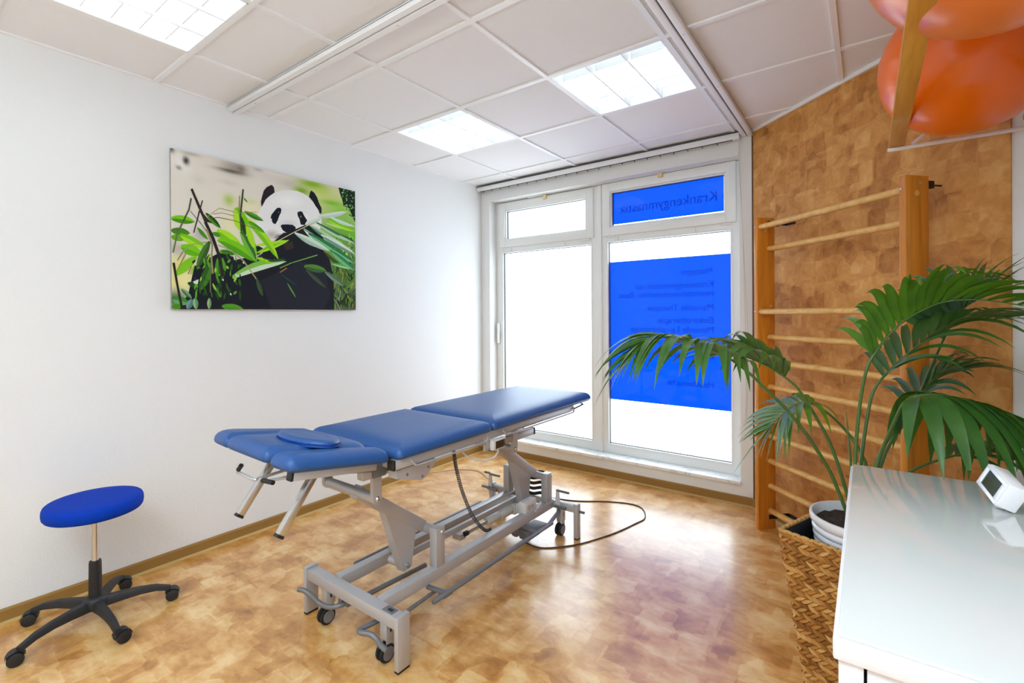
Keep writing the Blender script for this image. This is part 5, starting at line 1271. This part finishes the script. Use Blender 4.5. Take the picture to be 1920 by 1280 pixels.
# foot rods along both sides with their carriers
for s in (1, -1):
    x = XC+s*.268
    fr_ = part('foot_rod', M_GREYROD, lambda b: b.cyl((x, 1.43, .150), (x, 2.385, .150), .0105, 16, bev=.003))
    part('rod_carrier', M_GREYROD, lambda b: (b.beam((XC+s*.160, 1.50, .150), (x, 1.52, .145), .022, .012), b.span((x-.03 if s > 0 else x-.005, 1.49, .135), (x+.005 if s > 0 else x+.03, 1.545, .146), .002)), fr_)
    part('rod_carrier', M_GREYROD, lambda b: b.beam((XC+s*.160, 2.25, .150), (x, 2.23, .145), .022, .012), fr_)
part('inner_foot_rod', M_GREYROD, lambda b: b.cyl((1.555, 1.27, .12), (1.54, 1.53, .12), .008, 12))
part('inner_foot_rod', M_GREYROD, lambda b: b.cyl((1.30, 1.24, .115), (1.345, 1.66, .125), .011, 12))
part('inner_foot_rod', M_GREYROD, lambda b: b.cyl((1.60, 2.40, .13), (1.575, 2.57, .155), .011, 12))
# castors under the cross bars
def castor(x, y, side):
    c = part('castor', M_SILVER, lambda b: (b.span((x-.020, y-.022, .085), (x+.020, y+.022, .165), .003), b.span((x-.017, y-.018, .055), (x-.011, y+.018, .095), .001), b.span((x+.011, y-.018, .055), (x+.017, y+.018, .095), .001)))
    part('castor_slot', M_BLACK, lambda b: b.span((x+.0195, y-.004, .115), (x+.0207, y+.004, .14)), c)
    for q in (-1, 1):
        def wh(b):
            b.cyl((x+q*.004, y-.012, .036), (x+q*.020, y-.012, .036), .036, 28, bev=.006)
        w = part('wheel', M_RUBBER, wh, c)
        part('wheel_disc', M_WHEEL, lambda b: b.cyl((x+q*.0195, y-.012, .036), (x+q*.0215, y-.012, .036), .026, 24), w)
castor(1.175, 1.235, 1); castor(1.572, 1.238, 1); castor(1.575, 2.578, 1); castor(1.120, 2.578, 1)
# foot levers
part('brake_lever', M_GREYROD, lambda b: b.tube(catmull([(1.105, 1.135, .165), (1.135, 1.145, .165), (1.165, 1.165, .140), (1.19, 1.182, .112), (1.235, 1.196, .105), (1.275, 1.225, .112), (1.29, 1.30, .115)], 6), .0105, 12))
part('lever_bracket', M_GREYROD, lambda b: b.prism([(1.255, 1.236, .165), (1.285, 1.236, .165), (1.268, 1.236, .105), (1.243, 1.236, .105)], (0, .012, 0)))
part('brake_lever', M_GREYROD, lambda b: b.tube(catmull([(1.505, 1.30, .12), (1.500, 1.236, .12), (1.490, 1.175, .12), (1.505, 1.160, .12), (1.545, 1.178, .118), (1.575, 1.185, .105), (1.60, 1.180, .098), (1.640, 1.180, .092)], 6), .0105, 12))
for x, s in ((1.575, 1), (1.045, -1)):
    lv = part('pedal_lever', M_LGREY, lambda b: b.prism([(x-.028, 2.556, .165), (x+.006, 2.556, .165), (x-.008, 2.556, .280), (x-.022, 2.556, .280)], (0, .012, 0)))
    xx = x-.015
    part('pedal_rod', M_GREYROD, lambda b: (b.cyl((xx, 2.560, .272), (xx+.082, 2.560, .272), .0075, 12), ), lv)
    part('pedal_rod', M_GREYROD, lambda b: (b.cyl((xx-.012, 2.548, .178), (xx+.066, 2.548, .178), .009, 12), ), lv)
part('pedal_rod', M_GREYROD, lambda b: b.cyl((1.69, 2.58, .168), (1.735, 2.58, .168), .008, 12))
part('pedal_rod', M_GREYROD, lambda b: (b.cyl((.985, 2.56, .278), (1.03, 2.56, .278), .0075, 12), b.cyl((.97, 2.55, .182), (1.03, 2.55, .182), .0085, 12)))
# hand control display and cables
part('control_bracket', M_SILVER, lambda b: b.span((1.642, 1.748, .712), (1.652, 1.785, .775), .002))
dc = part('control_housing', M_LGREY, lambda b: b.box((1.665, 1.835, .735), (.026, .100, .050), bev=.006))
part('control_display', M_DISPLAY, lambda b: b.box((1.6785, 1.840, .735), (.002, .078, .036), bev=.0008), dc)
part('control_cable', M_LGREY, lambda b: b.tube(catmull([(1.665, 1.83, .712), (1.665, 1.83, .69), (1.655, 1.80, .668), (1.64, 1.745, .670), (1.62, 1.68, .695), (1.60, 1.64, .735)], 6), .0045, 8))
cc_ = catmull([(1.58, 1.615, .745), (1.579, 1.63, .66), (1.565, 1.69, .52), (1.535, 1.80, .36), (1.49, 1.94, .235), (1.44, 2.05, .185)], 40)
hel = []; tot = len(cc_)
for i, p in enumerate(cc_[:-1]):
    tt = (cc_[i+1]-p).normalized(); u = tt.cross(V((1,0,0))).normalized(); w = tt.cross(u)
    for k in range(3):
        a = 2*pi*(i*3+k)/9.0*1.0; pp = p.lerp(cc_[i+1], k/3); r_ = .0072
        hel.append(pp+(u*cos(a)+w*sin(a))*r_)
part('coiled_cable', M_COIL, lambda b: b.tube(hel, .0022, 5))
part('power_cable', M_CABLE, lambda b: b.tube(catmull([(1.44, 2.40, .04), (1.455, 2.37, .006), (1.484, 2.349, .004), (1.589, 2.36, .004), (1.72, 2.503, .004), (1.805, 2.682, .004), (1.851, 2.812, .004), (1.89, 2.973, .004), (1.91, 3.097, .004), (1.843, 3.233, .004), (1.75, 3.271, .004), (1.591, 3.217, .004), (1.431, 3.113, .004), (1.30, 3.06, .004), (1.1, 3.02, .004), (.80, 3.02, .004), (.67, 3.048, .004)], 10), .0038, 8))
part('signal_cable', M_WCABLE, lambda b: b.tube(catmull([(1.02, 2.56, .2), (.98, 2.62, .10), (.86, 2.84, .004), (.67, 3.04, .004), (.544, 3.114, .004), (.413, 3.188, .004), (.30, 3.178, .004), (.186, 3.097, .004), (.10, 2.95, .004), (.034, 2.90, .03), (.030, 2.905, .10), (.034, 2.95, .25)], 8), .0032, 8))

# ------------------------------------------------------------------ wall bars on the oblique wall
t = thing('wall_bars', 'tall amber wooden wall bars with pale rungs on the cork wall', 'wall bars', tuple(ob(.77, .16, 0)))
def pob(name, m, fn, par): 
    b = MB(); fn(b); return b.build(name, m, par)
for u0 in (.292, 1.221):
    p_ = pob('post', M_BEECHD, lambda b: b.span((u0, .10, .0), (u0+.032, .222, 1.952), .003, M=MOB), t)
    for z in (1.905, 1.375, .10):
        pob('bolt', M_CHROME, lambda b: b.cyl(ob(u0+.010, .222, z-.01), ob(u0+.010, .2245, z-.01), .005, 10), p_)
    for z, n in ((1.875, .165), (1.92, .15), (1.40, .13), (1.05, .13), (.10, .15)):
        pob('plug', M_BEECHL if z != 1.92 else M_CHROME, lambda b: b.cyl(ob(u0+.032, n, z), ob(u0+.0332, n, z), .013 if z == 1.875 else .008, 14), p_)
    for z in (1.918, .075):
        pob('wall_bracket', M_BLACK, lambda b: (b.span((u0+.006, .062, z-.016), (u0+.026, .101, z+.016), .001, M=MOB), b.cyl(ob(u0+.012, .0075, z), ob(u0+.012, .063, z), .004, 8)), p_)
        if u0 < 1: pob('bracket_flange', M_BLACK, lambda b: (b.span((u0+.032, .0075, z-.012), (u0+.036, .15, z+.014), .001, M=MOB), b.span((u0+.032, .0075, z-.012), (u0+.10, .012, z+.014), .001, M=MOB)), p_)
for z, n in [(1.893, .196), (1.757, .135), (1.363, .196)]+[(1.203-.1555*k, .135) for k in range(8)]:
    def rg(b):
        ring = [(cos(2*pi*k/16)*.020, sin(2*pi*k/16)*.0175) for k in range(16)]
        b.prism([ob(.320, n+q[0], z+q[1]) for q in ring], V((UX, UY, 0))*.905)
    pob('rung', M_BEECHL, rg, t)

# ------------------------------------------------------------------ ball rack and two exercise balls
t = thing('ball_rack', 'wooden bar ball rack on white steel arms, high on the right wall', 'ball rack', (XR, 1.7, 2.08))
part('front_bar', M_BEECHY, lambda b: b.span((3.172, .05, 2.062), (3.226, 2.665, 2.084), .003), t)
part('rear_bar', M_BEECHY, lambda b: b.span((3.56, .05, 2.062), (3.61, 2.58, 2.084), .003), t)
for y, xe in ((2.655, 3.612), (.35, XR-.002)):
    part('arm_rod', M_WHITEMETAL, lambda b: b.cyl((3.168, y, 2.053), (xe, y, 2.053), .0085, 14, bev=.003), t)
    part('arm_strut', M_WHITEMETAL, lambda b: b.cyl((3.25, y-.01, 2.06), (xe-.010, y-.01, 2.36), .0075, 12), t)
def ball(c, R_, m, label, tilt):
    bm = bmesh.new(); bmesh.ops.create_uvsphere(bm, u_segments=64, v_segments=40, radius=R_)
    for v in bm.verts:
        z = v.co.z/R_
        g = 0
        for q in (-.45, -.22, 0, .22, .45): g = max(g, math.exp(-((z-q)/.018)**2))
        v.co *= 1-.004*g
    me = bpy.data.meshes.new('exercise_ball'); bm.to_mesh(me); bm.free(); me.materials.append(m); me.shade_smooth()
    o = bpy.data.objects.new('exercise_ball', me); COL.objects.link(o); o.location = c; o.rotation_euler = tilt
    tag(o, label, 'exercise ball', 'orange exercise balls on the rack')
    b = MB(); b.lathe([(.014, -.001), (.014, .002), (.009, .004), (.003, .0035)], (0,0,0), 16, M=Matrix.Translation((0, 0, R_-.002)))
    v = b.build('valve_plug', M_BALL, None); v.parent = o
ball((3.389, 2.391, 2.265), .26, M_BALL, 'bright orange exercise ball at the window end of the rack', (.35, .3, .2))
ball((3.354, 1.570, 2.295), .28, M_BALL2, 'paler orange exercise ball, only its underside in view above the other ball', (.2, -.25, .1))

# ------------------------------------------------------------------ wicker planter with the potted palm inside
BC = V((3.079, 2.031, 0)); BH = .60
E1 = V((.94, -.342, 0)); E2_ = V((.342, .94, 0))
t = thing('wicker_planter', 'tall square woven planter basket with black lining beside the white cabinet', 'planter', tuple(BC))
HT, HB = .182, .118
def bp_(a, q, z): 
    h = HB+(HT-HB)*z/BH
    return BC+E1*(a*h)+E2_*(q*h)+V((0,0,z))
b = MB()
for (za, zb, off, fl) in ((.004, BH-.006, -.010, 0),):
    c = [(-1,-1),(1,-1),(1,1),(-1,1)]
    lo = [b.bm.verts.new(bp_(x*.93, y*.93, za)) for x, y in c]; hi = [b.bm.verts.new(bp_(x*.95, y*.95, zb)) for x, y in c]
    for i in range(4): b.bm.faces.new((lo[i], lo[(i+1)%4], hi[(i+1)%4], hi[i]))
    b.bm.faces.new(lo[::-1])
b.build('basket_shell', M_WEAVEB, t, 0, fix=False)
b = MB(); lo = [b.bm.verts.new(bp_(x*.90, y*.90, .012)) for x, y in c]; hi = [b.bm.verts.new(bp_(x*.92, y*.92, BH-.004)) for x, y in c]
for i in range(4): b.bm.faces.new((lo[i], lo[(i+1)%4], hi[(i+1)%4], hi[i]))
b.bm.faces.new(lo[::-1]); b.build('liner', M_LINER, t, 0, fix=False)
# braids: plump leaf-shaped strands laid in chevron rows round the four sides
rb = random.Random(3)
def strand(b, p, d, n, L, w, th, tone=.5):
    tl = b.bm.verts.layers.float.get('tone') or b.bm.verts.layers.float.new('tone')
    d = V(d).normalized(); n = V(n).normalized(); s = n.cross(d)
    rings = []
    for i in range(5):
        q = i/4; e = max(.10, sin(pi*(.06+.88*q))); o_ = p+d*(q-.5)*L
        ring = []
        for k in range(6):
            a = 2*pi*k/6; vv = b.bm.verts.new(o_+s*cos(a)*w*e*.5+n*(sin(a)*th*e*.5)); vv[tl] = tone; ring.append(vv)
        rings.append(ring)
    for i in range(4):
        for k in range(6): b.bm.faces.new((rings[i][k], rings[i][(k+1)%6], rings[i+1][(k+1)%6], rings[i+1][k]))
for side in range(4):
    b = MB()
    A = [(-1,-1),(1,-1),(1,1),(-1,1)][side]; B = [(1,-1),(1,1),(-1,1),(-1,-1)][side]
    rows = 31; 
    for r in range(rows):
        z = .006+(BH-.022)*r/(rows-1)
        pa, pb_ = bp_(*A, z), bp_(*B, z); ax = (pb_-pa); Lw = ax.length; ax.normalize()
        nn = V((ax.y, -ax.x, 0)); up = (bp_(*A, z+.05)-bp_(*A, z)+bp_(*B, z+.05)-bp_(*B, z)).normalized()
        m = int(round(Lw/.0205)); 
        for i in range(m):
            f = (i+.5+(.5 if r % 4 in (1, 2) else 0)*.0)/m
            sg = 1 if r % 2 else -1
            p = pa.lerp(pb_, f)+nn*(-.004+.004*rb.random())
            strand(b, p, ax*1.0+up*(.62*sg)+nn*.10*sg, nn, .047*(.9+.2*rb.random()), .0175, .020, rb.random()*.8+.1)
    o = b.build('woven_side', M_WEAVE, t, 60)
b = MB()
for side in range(4):
    A = [(-1,-1),(1,-1),(1,1),(-1,1)][side]; B = [(1,-1),(1,1),(-1,1),(-1,-1)][side]
    pa, pb_ = bp_(*A, BH-.004), bp_(*B, BH-.004); ax = (pb_-pa).normalized(); m = 26
    for i in range(m):
        p = pa.lerp(pb_, (i+.5)/m); strand(b, p, ax+V((0,0,.35*(1 if i % 2 else -1))), V((ax.y,-ax.x,0)), .026, .013, .016, .75)
b.build('rim_braid', M_WEAVE, t, 60)

PC = V((3.080, 2.035, 0))
t = thing('potted_palm', 'kentia palm with long arching fronds in a ribbed white pot, standing in the wicker planter', 'palm', (PC.x, PC.y, .3))
b = MB(); prof = [(.085,.31),(.10,.305),(.108,.318)]
for i in range(12):
    z = .335+i*.024; r = .110+.038*(i/12); prof += [(r, z), (r+.0025, z+.008), (r+.0025, z+.014), (r-.001, z+.021)]
prof += [(.150,.628),(.153,.632),(.155,.650),(.153,.656),(.147,.657),(.144,.652),(.143,.60),(.10,.56)]
b.lathe(prof, (PC.x, PC.y, 0), 56, cap=False); b.bm.faces.new([b.bm.verts.new((PC.x+.085*cos(2*pi*k/56), PC.y+.085*sin(2*pi*k/56), .31)) for k in range(56)])
b.build('pot', M_POT, t, 40)
b = MB(); rs = random.Random(8); rings = []
for i in range(9):
    r = .002+.139*i/8; rings.append([b.bm.verts.new((PC.x+r*cos(2*pi*k/40), PC.y+r*sin(2*pi*k/40), .618+.010*rs.random())) for k in range(40)])
for i in range(8):
    for k in range(40): b.bm.faces.new((rings[i][k], rings[i][(k+1)%40], rings[i+1][(k+1)%40], rings[i+1][k]))
b.build('soil', M_SOIL, t, 60)
rl = random.Random(11)
def leaflet(b, p, d, nrm, L, w, droop, n=9):
    """blade that starts along d and bends down under its own weight"""
    d = V(d).normalized(); p = V(p); nrm = V(nrm); step = L/n; prev = None
    for i in range(n+1):
        q = i/n
        s = d.cross(nrm).normalized(); nn = s.cross(d).normalized()
        ww = w*(.35+.65*min(1, q/.25))*max(0.0, 1-max(0, (q-.30)/.70)**1.35)*.5
        if i == n: ww = .0004
        row = [b.bm.verts.new(p-s*ww+nn*ww*.28), b.bm.verts.new(p), b.bm.verts.new(p+s*ww+nn*ww*.28)]
        if prev:
            for k in range(2): b.bm.faces.new((prev[k], prev[k+1], row[k+1], row[k]))
        prev = row
        d = (d+V((0,0,-1))*droop*step*(.35+1.5*q)*3.2*(1-.75*abs(d.z) if d.z < 0 else 1)).normalized(); nrm = nn; p = p+d*step
        gap = (p-P0).dot(V((NX, NY, 0)))
        if gap < .03: p = p+V((NX, NY, 0))*(.03-gap)
        p.x = min(p.x, XR-.03)
        if p.z < .927 and p.y < 1.715 and p.x > 3.04:
            if p.y > 1.64: p.y = 1.716
            else: p.z = .928
for fi, (P, st, n, L, w, lift, droop, fa) in enumerate(FR):
    path = catmull(P, 8); m = len(path); path[0].z = min(path[0].z, .66)
    root = V((PC.x+(path[0].x-PC.x)*.25, PC.y+(path[0].y-PC.y)*.25, .612)); 
    stem = catmull([root, path[0].lerp(root, .3), path[6], path[10]], 5)[:-5]+path[8:]
    sb = MB(); k = len(stem); sb.tube(stem, [.0062*(1-.78*(i/(k-1))**1.2) for i in range(k)], 8)
    so = sb.build('frond', M_STALK, t, 60)
    b = MB(); i0 = st*(m-1)
    for j in range(n):
        q = j/(n-1); f = i0+(m-1-i0)*q; i = min(int(f), m-2); p = path[i].lerp(path[i+1], f-i)
        tg = (path[min(i+2, m-1)]-path[max(i-1, 0)]).normalized()
        side = tg.cross(V((0,0,1))); side = side.normalized() if side.length > .15 else V((1,0,0))
        upn = side.cross(tg).normalized()
        Lq = L*(.62+.55*sin(pi*min(1, (q*.80+.16)))) * (1-.35*q**3)
        an = rad(fa*(1.25-.75*q)+rl.uniform(-4, 4))
        for s_ in (-1, 1):
            d = tg*cos(an)+side*(s_*sin(an))+upn*(lift*(1-.4*q)+rl.uniform(-.06, .06))
            nr = upn*(1.0)-side*s_*.35
            leaflet(b, p, d, nr, Lq*rl.uniform(.9, 1.08), w*(.72+.4*sin(pi*min(1, q+.15)))*rl.uniform(.9, 1.1), droop*rl.uniform(.8, 1.2))
    tgv = (path[-1]-path[-3]).normalized()
    leaflet(b, path[-1], tgv, V((0,0,1)), L*.8, w*.8, droop)
    b.build('leaflets', M_LEAF[[0,0,1,1,0,2,0,2,2][fi]], so, 60, fix=False)
b = MB(); b.tube([(SPEAR[0][0]*.4+PC.x*.6, SPEAR[0][1]*.4+PC.y*.6, .612)]+list(SPEAR), [.005,.0045,.004,.001], 8); b.build('spear_leaf', M_STALK, t, 60)

# ------------------------------------------------------------------ white cabinet and the clock on it
CZ = .92; CX0, CX1, CY0, CY1 = 3.055, XR-.012, .786, 1.702
t = thing('white_cabinet', 'white cabinet with a glossy glass top at the right edge', 'cabinet', ((CX0+CX1)/2, (CY0+CY1)/2, 0))
b = MB(); b.span((CX0+.006, CY0+.008, .0), (CX0+.034, CY1-.004, CZ-.036), .002); b.span((CX1-.034, CY0+.008, 0), (CX1-.006, CY1-.004, CZ-.036), .002)
b.span((CX0+.034, CY1-.022, .0), (CX1-.034, CY1-.006, CZ-.036)); b.span((CX0+.034, CY0+.03, .0), (CX1-.034, CY1-.022, .05)); b.build('carcass', M_CABINET, t)
part('top_board', M_CABINET, lambda b: b.span((CX0, CY0, CZ-.036), (CX1, CY1, CZ-.006), .003), t)
part('glass_top', M_GLASSTOP, lambda b: b.span((CX0+.006, CY0+.004, CZ-.006), (CX1-.004, CY1-.004, CZ), .0015), t)
for i, (za, zb) in enumerate(((.064, .342), (.348, .612), (.618, CZ-.040))):
    dr = part('drawer', M_CABINET, lambda b: b.span((CX0+.0375, CY0+.010, za), (CX1-.0375, CY0+.028, zb), .0015), t)
c0 = V((3.299, 1.563, .9525)); ua = V((.158, -.971, -.198)).normalized(); wa = V((.39, -.14, .90)); wa = (wa-ua*wa.dot(ua)).normalized(); va = wa.cross(ua).normalized()
if va.x < 0: va = -va
CW, CHh, CD = .101, .057, .036
MC = Matrix((ua, va, wa)).transposed().to_4x4(); MC.translation = c0
low = min((MC @ V((a, d_, h))).z for a in (0, CW) for d_ in (0, CD) for h in (0, CHh))
MC.translation = c0+V((0, 0, CZ-low))
t = thing('digital_clock', 'small white tilted digital clock on the cabinet top', 'clock', tuple(MC.translation))
part('case', M_CLOCK, lambda b: b.span((0, 0, 0), (CW, CD, CHh), .004, M=MC), t)
part('bezel', M_CLOCK, lambda b: (b.span((.002, -.003, .002), (CW-.002, .001, .010), .001, M=MC), b.span((.002, -.003, CHh-.010), (CW-.002, .001, CHh-.002), .001, M=MC), b.span((.002, -.003, .010), (.016, .001, CHh-.010), .001, M=MC), b.span((CW-.018, -.003, .010), (CW-.002, .001, CHh-.010), .001, M=MC)), t)
q_ = MC @ V((CW*.5, CD*.62, .006))
part('stand', M_CLOCK, lambda b: b.span((q_.x-.010, q_.y-.022, CZ), (q_.x+.010, q_.y+.022, q_.z), .002), t)
part('screen', M_LCD, lambda b: b.span((.015, -.0012, .009), (CW-.017, .0005, CHh-.009), M=MC), t)

# ------------------------------------------------------------------ light and camera
wd = bpy.data.worlds.new('daylight'); S.world = wd; wd.use_nodes = True
bg = wd.node_tree.nodes['Background']; bg.inputs[0].default_value = (.79, .905, 1.0, 1); bg.inputs[1].default_value = SKY
def area(name, loc, size, energy, rot, sy=None, portal=False, col=(1,1,1)):
    l = bpy.data.lights.new(name, 'AREA'); l.size = size; l.energy = energy; l.color = col
    if sy: l.shape = 'RECTANGLE'; l.size_y = sy
    o = bpy.data.objects.new(name, l); COL.objects.link(o); o.location = loc; o.rotation_euler = rot
    if portal: l.cycles.is_portal = True
    return o
area('window_portal', (1.236, D+.262, 1.32), 2.34, 1, (-pi/2, 0, 0), 2.34, True)
for (x, y, q) in ((2.1, -.70, 1), (2.95, -.75, 1), (2.7, .35, .55)):
    area('added_top_fill', (x, y, H-.012), .58, BACK_W*q, (0, 0, 0), col=(.735, .89, 1))  # unseen fill lights without fittings, added to brighten the room
area('added_up_fill', (2.55, -1.2, 1.75), 1.1, UP_W, (pi, 0, 0), col=(.715, .88, 1))  # added upward fill that brightens the ceiling; no lamp stands here
f_, cx_, cy_, yaw, pitch, roll = 905., 952., 592.7, .6397, .0025, .0064
w_ = V((-sin(yaw)*cos(pitch), cos(yaw)*cos(pitch), -sin(pitch))); r_ = V((cos(yaw), sin(yaw), 0)); d_ = w_.cross(r_)
rr = r_*cos(roll)+d_*sin(roll); dd = -r_*sin(roll)+d_*cos(roll)
cam = bpy.data.cameras.new('camera'); co = bpy.data.objects.new('camera', cam); COL.objects.link(co)
Mc = Matrix((rr, -dd, -w_)).transposed().to_4x4(); Mc.translation = V((3.094, 0, 1.353)); co.matrix_world = Mc
cam.sensor_width = 36; cam.lens = f_*36/1920; cam.shift_x = (960-cx_)/1920; cam.shift_y = -(640-cy_)/1920; cam.clip_start = .02
S.camera = co
S.view_settings.view_transform = 'Standard'; S.view_settings.look = 'None'; S.view_settings.gamma = 1; S.view_settings.use_curve_mapping = False
S.view_settings.exposure = EXPO
S.cycles.max_bounces = 10; S.cycles.diffuse_bounces = 6; S.cycles.glossy_bounces = 5; S.cycles.transparent_max_bounces = 16; S.cycles.transmission_bounces = 8
S.cycles.sample_clamp_indirect = 8; S.cycles.caustics_reflective = False; S.cycles.caustics_refractive = False
